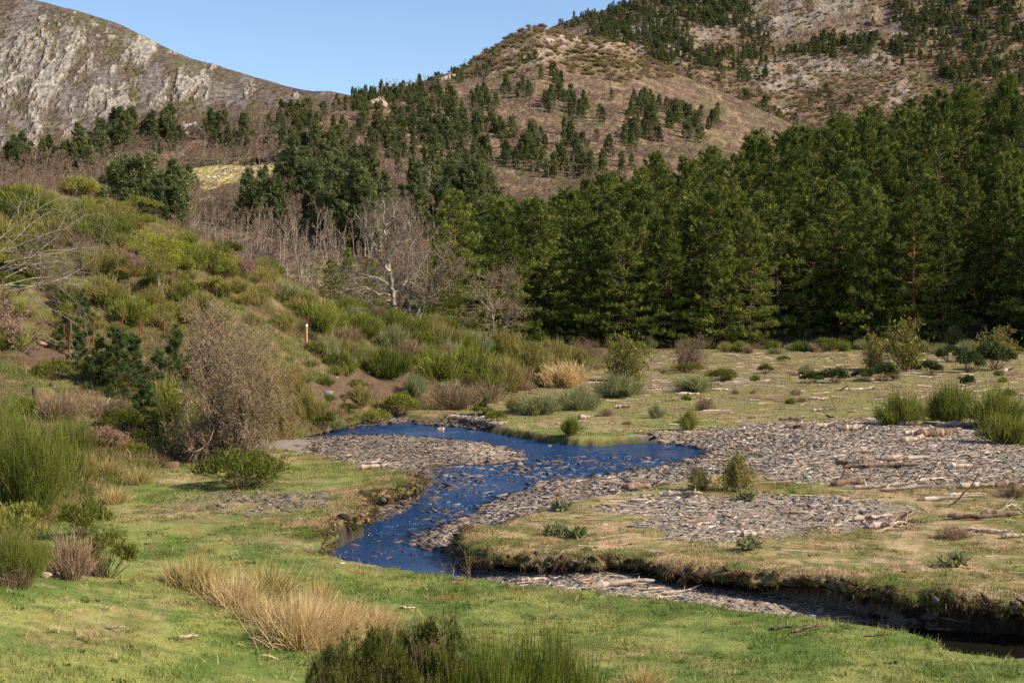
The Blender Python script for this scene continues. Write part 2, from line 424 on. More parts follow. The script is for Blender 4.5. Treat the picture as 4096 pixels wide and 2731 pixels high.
def ground_col(x, y, q):
    n1 = fbm(x * .55, y * .55); n2 = fbm(x * 2.2 + 4, y * 2.2); n3 = fbm(x * 7, y * 7 + 4, 3)
    green = mixc(C_GRASS, C_GRASS2, sstep(.4, .65, fbm(x * 1.1 + 30, y * 1.1)))
    tan = mixc(C_TAN, C_OLIVE, sstep(.35, .65, n2))
    # dryness per area
    dry = np.where(y < 29, .22, .5)
    dry = dry + .42 * sstep(-.25, -.7, q['s2']) * np.where(y < 50, 1, 0)
    dry = np.where(y > 44, .55 + .15 * sstep(60, 90, y), dry)
    dry = dry + .22 * sstep(-1.6, -.1, q['s1']) * sstep(-6, -3, -np.abs(x + 6)) * np.where(y < 40, 1, 0)
    isl = sstep(-.3, -.8, q['s2']) * (y < 44)
    n1 = lerp(n1, np.clip((n1 - .5) * 1.9 + .5, 0, 1), isl); dry = dry - .16 * isl * sstep(-2.4, -1.0, q['s2']) * 0
    w = sstep(-.14, .14, n1 * .6 + n2 * .4 - .5 + (dry - .5) * .55 + (n3 - .5) * .35)
    c = mixc(green, tan, w)
    c = mixc(c, C_RUST, .5 * sstep(.60, .75, fbm(x * 2.1 + 70, y * 2.1)) * np.where(y < 21, .3, 1))
    c = mixc(c, C_GRASS2 * .7, .6 * sstep(.56, .68, fbm(x * 3.1 + 11, y * 3.1)))
    far = sstep(46, 70, y)
    c = mixc(c, mixc(C_OLIVE, np.array([.19, .145, .068]), sstep(.4, .65, n1)), .72 * far)
    gw = gravel_w(x, y) * np.where((x < -4.5) & (y < 40), .2, .85)
    gw = np.maximum(gw, sstep(.35, -.0, q['g']) * np.where(y < 60, 1, 0))
    c = mixc(c, C_GRAV, gw)
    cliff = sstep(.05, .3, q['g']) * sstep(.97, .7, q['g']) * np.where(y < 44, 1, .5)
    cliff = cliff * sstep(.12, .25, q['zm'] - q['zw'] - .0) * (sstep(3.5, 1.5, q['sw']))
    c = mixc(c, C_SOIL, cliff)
    c = mixc(c, np.array([.045, .038, .028]), sstep(.02, -.15, q['sw']) * (1 - q['g']))
    return c, gw

def grid_faces(nr, nc):
    i = np.arange(nr - 1)[:, None] * nc + np.arange(nc - 1)[None]
    return np.stack([i, i + 1, i + 1 + nc, i + nc], -1).reshape(-1, 4)

us = np.linspace(-420, 2780, 620)
ds = [3.0]
while ds[-1] < 176:
    d = ds[-1]
    ds.append(d + (.35 if d < 16 else max(.05, .0029 * d) if d < 31 else .0042 * d if d < 62 else .022 * d))
ds = np.array(ds)
K = ray(us, 700)[0]
X = K[None] * ds[:, None]; Y = np.repeat(ds[:, None], len(us), 1)
Z, q = ground(X, Y, True)
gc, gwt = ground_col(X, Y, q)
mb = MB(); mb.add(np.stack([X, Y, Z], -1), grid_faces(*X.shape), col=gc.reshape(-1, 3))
tag(mb.build('ground', M['ground'], smooth=True), 'short grass, dry turf and gravel on the valley floor', None, kind='structure')

# ------------------------------------------------------------------ sheets of rising land
class Sheet:
    def __init__(s, U, Vk, Dk, nu=300, nt=160, noise=(1.0, .05), u0=None, u1=None, tpow=1.0):
        U = np.array(U, float)
        s.U = np.linspace(u0 if u0 is not None else U[0], u1 if u1 is not None else U[-1], nu)
        nk = len(Vk); tk = np.arange(nk); T = np.linspace(0, nk - 1, nt)
        V = np.array([pchip(U, v, s.U) for v in Vk]); D = np.array([pchip(U, d, s.U) for d in Dk])
        VV = np.stack([pchip(tk, V[:, i], T) for i in range(nu)], 1); DD = np.stack([pchip(tk, D[:, i], T) for i in range(nu)], 1)
        # heights, not rows, are blended between knots
        Zk = np.array([at(s.U, V[k], D[k])[:, 2] for k in range(nk)])
        ZZ = np.stack([pchip(tk, Zk[:, i], T) for i in range(nu)], 1)
        k = ray(s.U, 600)[0]
        s.X = k[None] * DD; s.Y = DD; s.Z = ZZ; s.T = T
        if noise: s.Z = s.Z + noise[0] * (fbm(s.X * noise[1], s.Y * noise[1], 5) - .5) * 2 * np.clip(T * 3, 0, 1)[:, None]
        s.refresh()
    def refresh(s):
        s.P = np.stack([s.X, s.Y, s.Z], -1); s.pu, s.pv = proj(s.P)
        run = np.minimum.accumulate(s.pv, 0)
        s.vis = s.pv <= run + .6
    def mesh(s, name, mat, col, smooth=True):
        mb = MB(); mb.add(s.P, grid_faces(*s.X.shape), col=col.reshape(-1, 3)); return mb.build(name, mat, smooth=smooth)
    def place(s, u, v):
        """first point of the sheet seen at (u,v), or None"""
        j = int(np.clip(np.searchsorted(s.U, u), 0, len(s.U) - 1))
        c = s.pv[:, j]; k = np.nonzero(c <= v)[0]
        if len(k) == 0: return None
        k = max(k[0], 1); f = (c[k - 1] - v) / max(c[k - 1] - c[k], 1e-6); f = min(max(f, 0), 1)
        return s.P[k - 1, j] * (1 - f) + s.P[k, j] * f

SU = [-350, 0, 150, 300, 450, 600, 750, 850, 1000, 1150, 1300, 1450, 1560]
fv = np.array([1345, 1310, 1225, 1120, 1060, 1030, 990, 965, 945, 915, 880, 850, 828.])
fd = on(np.array(SU, float), fv, -.15)[:, 1]
SLOPE = Sheet(SU, [fv, [1080, 1070, 1030, 980, 950, 920, 890, 880, 870, 860, 848, 832, 821],
                   [700, 740, 760, 760, 750, 755, 770, 790, 800, 810, 815, 814, 814], [390, 436, 450, 485, 545, 615, 690, 725, 755, 785, 798, 808, 810],
                   [430, 480, 500, 530, 590, 660, 730, 755, 780, 800, 806, 810, 812]],
              [fd, [35, 35, 38, 42, 46, 51, 57, 63, 69, 78, 92, 108, 124], [52, 52, 54, 56, 58, 62, 68, 73, 80, 88, 104, 116, 128],
               [66, 68, 70, 72, 75, 78, 82, 86, 92, 100, 114, 124, 132], [96, 98, 100, 102, 105, 108, 112, 116, 118, 124, 132, 136, 142]],
              nu=420, nt=260, noise=(.35, .45))
x, y = SLOPE.X, SLOPE.Y
n1 = fbm(x * .35, y * .35); n2 = fbm(x * 1.2, y * 1.2)
c = mixc(np.array([.10, .11, .028]), np.array([.20, .14, .075]), sstep(.38, .62, n2))
c = mixc(c, np.array([.075, .05, .03]), .6 * sstep(.55, .7, n1))
def blob(sh, cu, cv, ru, rv, soft=.5):
    r = np.sqrt(((sh.pu - cu) / ru) ** 2 + ((sh.pv - cv) / rv) ** 2) + .7 * (fbm(sh.pu / ru * 1.5, sh.pv / rv * 1.5 + 5) - .5)
    return sstep(1 + soft * .5, 1 - soft * .5, r)
SOIL = np.array([.12, .078, .05])
earth = np.maximum(blob(SLOPE, 860, 870, 100, 52), blob(SLOPE, 790, 905, 80, 44)); earth = np.maximum(earth, blob(SLOPE, 100, 810, 60, 30)); earth = np.maximum(earth, blob(SLOPE, 160, 900, 70, 40) * .6)
c = mixc(c, SOIL, earth)
c = mixc(c, np.array([.11, .15, .03]), blob(SLOPE, 130, 880, 60, 30) * .6)
tag(SLOPE.mesh('slope', M['slope'], c), 'shrub covered earth slope above the stream', None, kind='structure')

AU = [-350, 0, 200, 300, 400, 600, 800, 900, 1000, 1100, 1170, 1235, 1310, 1400, 1500, 1600, 1700, 1800, 2000, 2400, 2800]
rv = np.array([372, 372, 330, 302, 285, 256, 243, 218, 186, 140, 100, 68, 95, 108, 150, 196, 240, 285, 345, 420, 460.])
rd = np.array([380, 390, 400, 410, 430, 440, 465, 510, 570, 640, 690, 720, 720, 720, 705, 685, 660, 630, 600, 550, 520.])
n = len(AU)
HILL = Sheet(AU, [[786] * n, [500, 520, 530, 535, 540, 560, 570, 575, 575, 575, 575, 575, 575, 575, 575, 575, 575, 575, 575, 575, 575],
                  [420, 425, 415, 405, 400, 398, 400, 410, 420, 425, 428, 430, 432, 435, 440, 445, 450, 455, 460, 480, 500],
                  rv, rv + 60],
             [[165] * n, [215] * n, [300, 310, 320, 325, 330, 330, 330, 330, 330, 330, 330, 330, 330, 330, 330, 330, 330, 330, 330, 330, 330], rd, rd + 170],
             nu=430, nt=260, noise=(3.0, .022))
def hillcol(sh, f):
    x, y = sh.X, sh.Y
    a = fbm(x * .05, y * .05); b = fbm(x * .17 + 5, y * .17); d = fbm(x * .6, y * .6, 3)
    c = mixc(np.array([.15, .098, .066]), np.array([.20, .135, .078]), sstep(.35, .65, b))
    c = mixc(c, np.array([.105, .095, .042]), .8 * sstep(.42, .58, a + .5 * (d - .5)))
    c = mixc(c, np.array([.12, .07, .055]), .7 * sstep(.5, .62, fbm(x * .09 + 30, y * .09) + .4 * (d - .5)))
    return mixc(c, np.array([.27, .19, .11]), .6 * sstep(.6, .72, b + .4 * (d - .5)))
c = hillcol(HILL, 1)
mead = sstep(1.1, .9, np.sqrt(((HILL.pu - 500) / 135) ** 2 + ((HILL.pv - 404 + (HILL.pu - 500) * .17) / 25) ** 2) + .5 * (fbm(HILL.pu / 60, HILL.pv / 15) - .5))
MEADOW = mead
c = mixc(c, mixc(np.array([.25, .24, .075]), np.array([.33, .25, .12]), sstep(.4, .6, fbm(HILL.X * .15, HILL.Y * .15))), mead)
knoll = np.maximum(blob(HILL, 1235, 105, 95, 45, .6), blob(HILL, 1400, 115, 60, 22, .6)); knoll = np.maximum(knoll, blob(HILL, 1160, 150, 60, 25, .7) * .8)
knoll = np.maximum(knoll, .8 * blob(HILL, 830, 238, 50, 14, .7)); knoll = np.maximum(knoll, .7 * blob(HILL, 1040, 168, 45, 14, .7)); knoll = np.maximum(knoll, .8 * blob(HILL, 380, 292, 30, 10, .7))
rk = sstep(.38, .55, fbm(HILL.X * .12, HILL.Y * .12, 5))
c = mixc(c, np.array([.30, .23, .165]), knoll * (.25 + .6 * rk))
side = blob(HILL, 1440, 150, 120, 34, .8)
c = mixc(c, np.array([.16, .125, .06]), .7 * side)
HILL.Z += knoll * 3.0 * (np.abs(fbm(HILL.X * .09, HILL.Y * .09, 4) - .5) * 3 - .3); HILL.refresh()
tag(HILL.mesh('hillside', M['hill'], c), 'brown wooded hillside rising to a rocky knoll', None, kind='structure')

BU = [900, 1100, 1200, 1300, 1400, 1480, 1600, 1800, 2000, 2200, 2400, 2800]
rv2 = np.array([210, 150, 105, 62, 30, 0, -45, -110, -170, -230, -290, -380.])
n = len(BU)
RIDGE = Sheet(BU, [[395] * n, [330] * 4 + [310, 290, 270, 270, 265, 260, 255, 250], [240, 190, 150, 120, 100, 95, 110, 130, 130, 120, 110, 100], rv2, rv2 + 60],
              [[700] * n, [790] * n, [930] * n, [1200] * n, [1500] * n], nu=360, nt=260, noise=(9.0, .011))
c = hillcol(RIDGE, 1)
c = c * .92
bare = np.zeros_like(RIDGE.X)
for b in [(1500, 95, 150, 45), (1760, 35, 150, 45), (2035, 62, 95, 26), (1900, 15, 160, 14), (2020, 135, 55, 25), (1850, 155, 120, 22), (1800, 190, 70, 30), (2060, 215, 45, 30), (1760, 245, 50, 20)]:
    bare = np.maximum(bare, blob(RIDGE, *b, .7))
rk = sstep(.36, .52, fbm(RIDGE.X * .08, RIDGE.Y * .08 + RIDGE.Z * .03, 5))
c = mixc(c, mixc(np.array([.22, .155, .10]), np.array([.25, .215, .18]), rk) * (.55 + .9 * fbm(RIDGE.X * .3, RIDGE.Y * .3 + RIDGE.Z * .1, 3))[..., None], bare * (.12 + .6 * rk))
RIDGE.Z += bare * 5 * (np.abs(fbm(RIDGE.X * .06, RIDGE.Y * .06 + RIDGE.Z * .02, 4) - .5) * 3 - .3); RIDGE.refresh()
BARE2 = bare
tag(RIDGE.mesh('high_hill', M['hill'], c), 'high rocky hill with pines beyond the knoll', None, kind='structure')

MU = [-350, 0, 60, 170, 300, 400, 520, 630, 720, 800, 900, 1050]
mv = np.array([-110, 0, 12, 42, 80, 112, 151, 191, 219, 235, 255, 290.])
n = len(MU)
MOUNT = Sheet(MU, [[430] * n, mv * .35 + 430 * .65, mv, mv + 90], [[1000] * n, [1180] * n, [1600] * n, [2000] * n], nu=620, nt=520, noise=(14.0, .006))
u_, v_ = MOUNT.pu, MOUNT.pv
p_ = (u_ + .42 * v_); q_ = v_
rib = fbm(p_ / 30, q_ / 52, 6, .62); rib2 = fbm(p_ / 8 + 9, q_ / 14, 4, .65); fine = fbm(p_ / 3 + 5, q_ / 3.4, 3, .6)
wsum = np.zeros_like(u_)
for cu, cv, ru, rv_, a in [(90, 150, 190, 120, 1.), (40, 60, 90, 40, .5), (325, 115, 45, 50, 1.25), (360, 150, 30, 40, .9), (430, 205, 110, 45, 1.1), (245, 240, 90, 70, .85), (300, 300, 120, 40, .6), (40, 260, 90, 50, .8), (60, 330, 110, 40, .7), (200, 330, 120, 50, .6), (405, 118, 60, 14, .8), (520, 152, 60, 10, .75), (560, 225, 100, 26, .6), (690, 222, 60, 8, .8)]:
    wsum = np.maximum(wsum, a * np.exp(-((u_ - cu) / ru) ** 2 - ((v_ - cv) / rv_) ** 2))
rock = sstep(-.045, .05, rib * .58 + rib2 * .28 + fine * .14 - .690 + .23 * wsum)
scree = sstep(-.06, .06, fbm(u_ / 50 + 40, v_ / 60, 4) * .7 + rib2 * .3 - .66 + .24 * wsum) * (1 - rock)
rel = (1 - np.abs(rib * 2 - 1)) * 10 + (1 - np.abs(rib2 * 2 - 1)) * 12 + fine * 9
MOUNT.Z += rock * (rel - 8) * .16 * np.clip((430 - v_) / 60, 0, 1) * np.clip((2.0 - MOUNT.T[:, None]) * 3, .15, 1); MOUNT.refresh()
heathc = mixc(np.array([.112, .085, .060]), np.array([.105, .092, .048]), sstep(.4, .6, fbm(u_ / 45, v_ / 30)))
heathc = mixc(heathc, np.array([.15, .125, .115]), .8 * sstep(.5, .7, fbm(u_ / 30 + 9, v_ / 14)) * sstep(220, 300, v_))
heathc = heathc * (.6 + .8 * fine)[..., None]
rockc = mixc(np.array([.215, .195, .175]), np.array([.34, .30, .24]), sstep(.4, .62, rib2 * .5 + fine * .5)) * (.85 + .3 * fine)[..., None]
c = mixc(mixc(heathc, np.array([.18, .155, .145]), scree * .7), rockc, rock)
tag(MOUNT.mesh('mountain', M['mount'], c, smooth=True), 'bare mountain with pale rock ribs and brown heath', None, kind='structure')

# ground under the pine plantation
PU = [1650, 1850, 2100, 2400, 3000, 3500, 4096, 4800]
psl = [.02, .04, .087, .136, .22, .29, .36, .43]
def plant_z(x, d):
    u = x / d * F + CX
    return .5 + np.interp(u, PU, psl) * np.clip(d - 136, 0, 90) + .3 * (fbm(x * .2, d * .2) - .5)
pu = np.linspace(900, 2950, 120); pd = np.linspace(134, 226, 60)
Xp = ray(pu, 700)[0][None] * pd[:, None]; Yp = np.repeat(pd[:, None], 120, 1)
Zp = plant_z(Xp, Yp) - .35 * sstep(138, 134, Yp) * 2
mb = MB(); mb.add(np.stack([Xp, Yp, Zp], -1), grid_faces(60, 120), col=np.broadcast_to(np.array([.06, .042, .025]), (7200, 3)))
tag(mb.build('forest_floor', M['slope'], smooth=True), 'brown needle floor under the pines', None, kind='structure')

# ------------------------------------------------------------------ stream
def water_mat():
    m, t, out = newmat('stream water')
    tc = N(t, 'ShaderNodeTexCoord'); mp = N(t, 'ShaderNodeMapping'); mp.inputs['Scale'].default_value = (1.0, 1.9, 1.0); mp.inputs['Rotation'].default_value = (0, 0, .35)
    t.links.new(tc.outputs['Object'], mp.inputs[0])
    n1 = N(t, 'ShaderNodeTexNoise', Scale=3.4, Detail=7, Roughness=.62, Distortion=.6); t.links.new(mp.outputs[0], n1.inputs[0])
    n2 = N(t, 'ShaderNodeTexNoise', Scale=.22, Detail=2); t.links.new(tc.outputs['Object'], n2.inputs[0])
    calm = math_(t, 'MULTIPLY_ADD', n2.outputs[0], 2.2, -.55)
    bp = N(t, 'ShaderNodeBump', Distance=.30); t.links.new(n1.outputs[0], bp.inputs['Height']); t.links.new(math_(t, 'MULTIPLY', attr(t, 'rnd').outputs['Fac'], math_(t, 'MINIMUM', math_(t, 'MAXIMUM', calm, .15), 1.0)), bp.inputs['Strength'])
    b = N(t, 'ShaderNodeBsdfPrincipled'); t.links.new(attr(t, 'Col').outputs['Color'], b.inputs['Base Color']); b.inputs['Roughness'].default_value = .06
    b.inputs['IOR'].default_value = 1.33; b.inputs['Specular IOR Level'].default_value = .5
    t.links.new(bp.outputs[0], b.inputs['Normal']); t.links.new(b.outputs[0], out.inputs[0]); return m
M['water'] = water_mat()
wu = np.linspace(600, 2500, 560); wd = np.concatenate([np.arange(20.4, 31, .055), np.arange(31, 62, .11)])
Xw = ray(wu, 700)[0][None] * wd[:, None]; Yw = np.repeat(wd[:, None], len(wu), 1)
flow = .35 + .9 * sstep(.38, .6, fbm(Xw * .35 + 7, Yw * .35, 2))
Zw = zwater(Xw, Yw) + .03 * (fbm(Xw * 1.3, Yw * 1.8, 3) - .5)
Zw = Zw + flow * (.055 * (fbm(Xw * 1.5 + Yw * .6, Yw * 3.6, 3, .6) - .5) + .022 * (fbm(Xw * 4 + 9, Yw * 9, 2) - .5)) * np.where((Xw > 1.2) & (Yw < 27.5), .1, 1)
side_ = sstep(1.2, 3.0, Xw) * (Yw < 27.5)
mb = MB(); mb.add(np.stack([Xw, Yw, Zw], -1), grid_faces(*Xw.shape), rnd=(1 - .85 * side_).ravel(), col=mixc(np.array([.009, .042, .125]), np.array([.012, .010, .007]), side_).reshape(-1, 3))  # reflected sky painted as blue base, bank's reflection as dark side pool
tag(mb.build('stream', M['water'], smooth=True), 'rippled water of the shallow stream, reflected sky painted dark blue', None, kind='structure')

# ------------------------------------------------------------------ undercut turf banks
def resample(pts, step):
    P = np.array(pts, float); L = np.concatenate([[0], np.cumsum(np.linalg.norm(np.diff(P, axis=0), axis=1))])
    s_ = np.arange(0, L[-1], step); return np.stack([np.interp(s_, L, P[:, k]) for k in range(P.shape[1])], 1)
LIPS = []
def bank(line, over, side, label):
    pts = resample(poly(line, -.03), .05)
    s_ = np.arange(len(pts)) * .05
    tang = nrm(np.gradient(pts, axis=0)); tang = nrm(np.stack([np.convolve(np.pad(tang[:, k], 6, 'edge'), np.ones(13) / 13, 'valid') for k in (0, 1)], 1))
    nor = np.stack([tang[:, 1], -tang[:, 0]], 1) * side
    bay = .8 * (fbm(s_ * .5, s_ * 0 + 3, 3) - .5) + .34 * (fbm(s_ * 2.2, s_ * 0 + 8, 3) - .5)
    prof = np.array([(-1.0, -.01), (-.6, .035), (-.4, .04), (-.2, .03), (-.05, .03), (.06, .0), (.12, -.05), (.13, -.11), (.08, -.17), (-.02, -.22), (-.14, -.27), (-.24, -.34), (-.27, -.44), (-.24, -.58), (-.18, -.75)])
    n_, m_ = len(pts), len(prof)
    cav = .35 + 1.1 * fbm(s_ * .8 + 40, s_ * 0, 3)
    o = prof[None, :, 0] + bay[:, None] * np.linspace(.2, 1, m_)[None] ** .5
    o = np.where(np.arange(m_)[None] > 8, prof[None, :, 0] * over * cav[:, None] + bay[:, None] - .05, o)
    jx = np.repeat(s_[:, None], m_, 1); jk = np.repeat(np.arange(m_)[None] * .12, n_, 0)
    o = o + .26 * (fbm(jx * 5, jk * 9, 5, .6) - .5) * np.clip(np.arange(m_) - 2, 0, 3)[None] / 3 * 2
    base = zmeadow(pts[:, 0], pts[:, 1])
    fade = np.minimum(sstep(0, 1.0, s_), sstep(0, 1.0, s_[-1] - s_))
    z = base[:, None] + prof[None, :, 1] * 1.0 + .12 * (fbm(jx * 4 + 20, jk * 7, 5, .6) - .5) - (1 - fade)[:, None] * .3
    V = np.stack([pts[:, None, 0] + nor[:, None, 0] * o, pts[:, None, 1] + nor[:, None, 1] * o, z], -1)
    n2 = fbm(jx * 3, jk * 6)
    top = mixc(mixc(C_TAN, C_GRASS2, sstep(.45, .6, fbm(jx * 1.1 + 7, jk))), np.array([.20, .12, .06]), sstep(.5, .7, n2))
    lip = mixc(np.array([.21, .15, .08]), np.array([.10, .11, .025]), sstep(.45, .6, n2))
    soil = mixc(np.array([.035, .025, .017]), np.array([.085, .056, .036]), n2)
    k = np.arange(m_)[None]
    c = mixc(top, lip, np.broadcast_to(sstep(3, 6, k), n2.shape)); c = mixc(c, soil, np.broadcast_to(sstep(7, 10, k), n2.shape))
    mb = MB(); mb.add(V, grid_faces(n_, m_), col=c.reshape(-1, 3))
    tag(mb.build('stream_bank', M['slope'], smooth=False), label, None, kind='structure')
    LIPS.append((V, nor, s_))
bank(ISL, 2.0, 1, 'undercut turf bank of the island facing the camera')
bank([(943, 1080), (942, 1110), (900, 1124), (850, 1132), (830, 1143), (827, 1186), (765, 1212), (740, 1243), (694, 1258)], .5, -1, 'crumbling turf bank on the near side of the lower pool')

# ------------------------------------------------------------------ locating things on the land
def gfind(u, v):
    z = 0.0
    for _ in range(6):
        w = on(u, v, z); z = float(ground(np.array([w[0]]), np.array([w[1]]))[0])
    return np.array([w[0], w[1], z])
def spot(u, v):
    """nearest land seen at a layout pixel"""
    c = []
    k, m = ray(u, v)
    if m < -.02:
        g = gfind(u, v)
        if 4 < g[1] < 172: c.append(g)
    for sh in (SLOPE, HILL, RIDGE):
        if sh is SLOPE and u > 1560: continue
        if sh is RIDGE and u < 900: continue
        p = sh.place(u, v)
        if p is not None: c.append(p)
    return min(c, key=lambda p: p[1])
# ------------------------------------------------------------------ plant and wood models: each returns [(part name, mesh, smooth)]
def pine_model(rng, H, R, clear, whorl, nb, ntuft, tl, tw, nbl, mat, tr=.016, barkmat='bark_pine', sides=6, conic=.85):
    tk = MB()
    k = np.linspace(0, 1, 9); px = np.cumsum(rng.normal(size=9) * .012 * H) * k; py = np.cumsum(rng.normal(size=9) * .012 * H) * k
    path = np.stack([px, py, k * H * .98], 1); rr = H * tr * (1 - k * .93)
    tk.add(*tubes(np.concatenate([path[:-1], path[1:], rr[:-1, None], rr[1:, None]], 1), sides), rnd=np.repeat(np.clip(k[:-1] * 1.2, 0, 1), 2 * sides))
    hs = clear * H; B = []
    while hs < H * .965:
        t = hs / H
        pr = (1 - t) ** conic * .92 + .10
        if t < .14: pr *= .72 + .28 * t / .14
        n_ = max(3, int(nb * rng.uniform(.7, 1.2))); a0 = rng.uniform(0, 6.28)
        for j in range(n_):
            B.append((hs + rng.normal() * whorl * .3, a0 + j * 6.28 / n_ + rng.normal() * .25, R * pr * rng.uniform(.55, 1.22), math.radians(-4 + 52 * t ** 1.6) + rng.normal() * .10))
        hs += whorl * rng.uniform(.75, 1.25) * (1.15 - .4 * t)
    B = np.array(B); n_ = len(B)
    org = np.stack([np.interp(B[:, 0], path[:, 2], path[:, 0]), np.interp(B[:, 0], path[:, 2], path[:, 1]), B[:, 0]], 1)
    dh = np.stack([np.cos(B[:, 1]), np.sin(B[:, 1]), 0 * B[:, 1]], 1); lat = np.stack([-dh[:, 1], dh[:, 0], dh[:, 2]], 1)
    droop = rng.uniform(.05, .28, n_) * (1 - B[:, 0] / H)
    def pt(s_): return org + dh * (B[:, 2] * s_ * np.cos(B[:, 3]))[:, None] + np.array([0, 0, 1.]) * (B[:, 2] * (s_ * np.sin(B[:, 3]) - droop * s_ ** 1.2 + droop * 1.1 * s_ ** 3))[:, None]
    segs = []
    for a, b in ((0, .35), (.35, .7), (.7, 1)):
        r0 = .018 * B[:, 2] * (1 - a * .85) + .006; segs.append(np.concatenate([pt(a), pt(b), r0[:, None], (.018 * B[:, 2] * (1 - b * .85) + .004)[:, None]], 1))
    tk.add(*tubes(np.concatenate(segs), 3), rnd=.75)
    # needle tufts
    ncl = np.maximum(3, (ntuft / 5.5 * B[:, 2] / R * rng.uniform(.75, 1.25, n_))).astype(int); ic = np.repeat(np.arange(n_), ncl); mc = len(ic)
    sc_ = rng.uniform(.25, 1.0, mc) ** .75; lc = rng.normal(size=mc) * .26 * (1.15 - .75 * sc_); ti = np.repeat(np.arange(mc), 6); m_ = len(ti); idx = ic[ti]; cnt = ncl * 6
    s_ = sc_[ti] + rng.normal(size=m_) * .045; l_ = lc[ti] + rng.normal(size=m_) * .05
    Bi = B[idx]
    z_ = Bi[:, 2] * (s_ * np.sin(Bi[:, 3]) - droop[idx] * s_ ** 1.2 + droop[idx] * 1.1 * s_ ** 3)
    P = org[idx] + dh[idx] * (Bi[:, 2] * s_ * np.cos(Bi[:, 3]))[:, None] + lat[idx] * (l_ * Bi[:, 2])[:, None]
    P[:, 2] += z_ + np.abs(l_) * Bi[:, 2] * .10 + rng.normal(size=m_) * tl * .34
    D = nrm(dh[idx] * .6 + lat[idx] * np.sign(l_)[:, None] * .4 + np.array([0, 0, .75]) + rng.normal(size=(m_, 3)) * .25)
    rb = np.repeat(rng.uniform(.1, .9, n_), cnt)
    rt = np.clip(rb * .3 + rng.uniform(0, 1, mc)[ti] * .35 + rng.uniform(0, 1, m_) * .40 - .02, 0, 1)
    P = np.repeat(P, nbl, 0); D2 = nrm(np.repeat(D, nbl, 0) + rng.normal(size=(m_ * nbl, 3)) * .62)
    V, Fs, q_ = blades(P + rng.normal(size=P.shape) * tl * .18, D2, tl * rng.uniform(.6, 1.25, len(P)), tw * rng.uniform(.7, 1.3, len(P)), seg=1, rng=rng)
    cr = MB(); cr.add(V, Fs, rnd=np.repeat(np.clip(np.repeat(rt, nbl) + rng.normal(size=len(P)) * .1, 0, 1), q_))
    # leader shoots
    return [('trunk', tk.mesh('trunk', M[barkmat], True)), ('crown', cr.mesh('crown', M[mat]))]

def bare_model(rng, segs, barkmat, twigmat, cut=1, sides=5, thin=0.0):
    g = np.array(segs); lev = g[:, 8]
    a = MB(); b = MB()
    big = lev >= cut
    V, Fq = tubes(g[big, :8], sides); a.add(V, Fq, rnd=np.repeat(rng.random(big.sum()), 2 * sides))
    s_ = g[~big, :8].copy(); s_[:, 6:] = np.maximum(s_[:, 6:], thin)
    V, Fq = tubes(s_, 3); b.add(V, Fq, rnd=np.repeat(rng.random(len(s_)), 6))
    return [('trunk', a.mesh('trunk', M[barkmat], True)), ('twigs', b.mesh('twigs', M[twigmat]))]

def broom_model(rng, R, Hh, n, mat, tl=.34, tw=.022, loose=.0, stemmat='stem', up=.75):
    """upright broom: many whippy green twigs fanning out of a woody base"""
    st = MB(); k = 46
    az = rng.uniform(0, 6.28, k); sp = rng.uniform(0, 1, k) ** .6
    base = np.stack([np.cos(az), np.sin(az), 0 * az], 1) * (.14 * R * rng.random(k))[:, None]; base[:, 2] = -.08
    top = np.stack([np.cos(az) * sp * R * .8, np.sin(az) * sp * R * .8, Hh * (1 - .45 * sp ** 2) * rng.uniform(.55, .85, k)], 1)
    mid = (base + top) / 2; mid[:, :2] *= .75; r_ = rng.uniform(.006, .014, k)
    st.add(*tubes(np.concatenate([np.concatenate([base, mid, r_[:, None], r_[:, None] * .8], 1), np.concatenate([mid, top, r_[:, None] * .8, r_[:, None] * .3], 1)]), 3), rnd=.5)
    nc = 34
    ca = rng.uniform(0, 6.28, nc); cs = np.sqrt(rng.uniform(.0, 1, nc)); hz = Hh * (1 - .55 * cs ** 2) * rng.uniform(.62, 1.0, nc); rc = R * cs * rng.uniform(.8, 1.12, nc)
    tipp = np.stack([np.cos(ca) * rc, np.sin(ca) * rc, hz * .78], 1); c = rng.integers(0, nc, n); t_ = rng.uniform(.12, 1.0, n) ** .75
    crv = np.stack([t_ ** .8, t_ ** .8, t_ ** 1.15], 1)
    P = tipp[c] * crv + rng.normal(size=(n, 3)) * (np.array([.13, .13, .09]) * R) * (.35 + .8 * t_)[:, None]; P[:, 2] = np.abs(P[:, 2])
    D = nrm(tipp[c] * np.array([.8, .8, 1.0])) * (1.25 - up) + np.array([0, 0, up * .8]) + rng.normal(size=(n, 3)) * (.2 + loose)
    V, Fs, q_ = blades(P, D, tl * Hh * rng.uniform(.5, 1.25, n), tw * rng.uniform(.7, 1.3, n), droop=rng.uniform(0, .12 + loose, n), seg=2, rng=rng)
    fo = MB(); cl = rng.random(nc)[c]
    fo.add(V, Fs, rnd=np.repeat(np.clip(cl * .45 + rng.random(n) * .6 - .02, 0, 1), q_))
    return [('stems', st.mesh('stems', M[stemmat])), ('foliage', fo.mesh('foliage', M[mat]))]

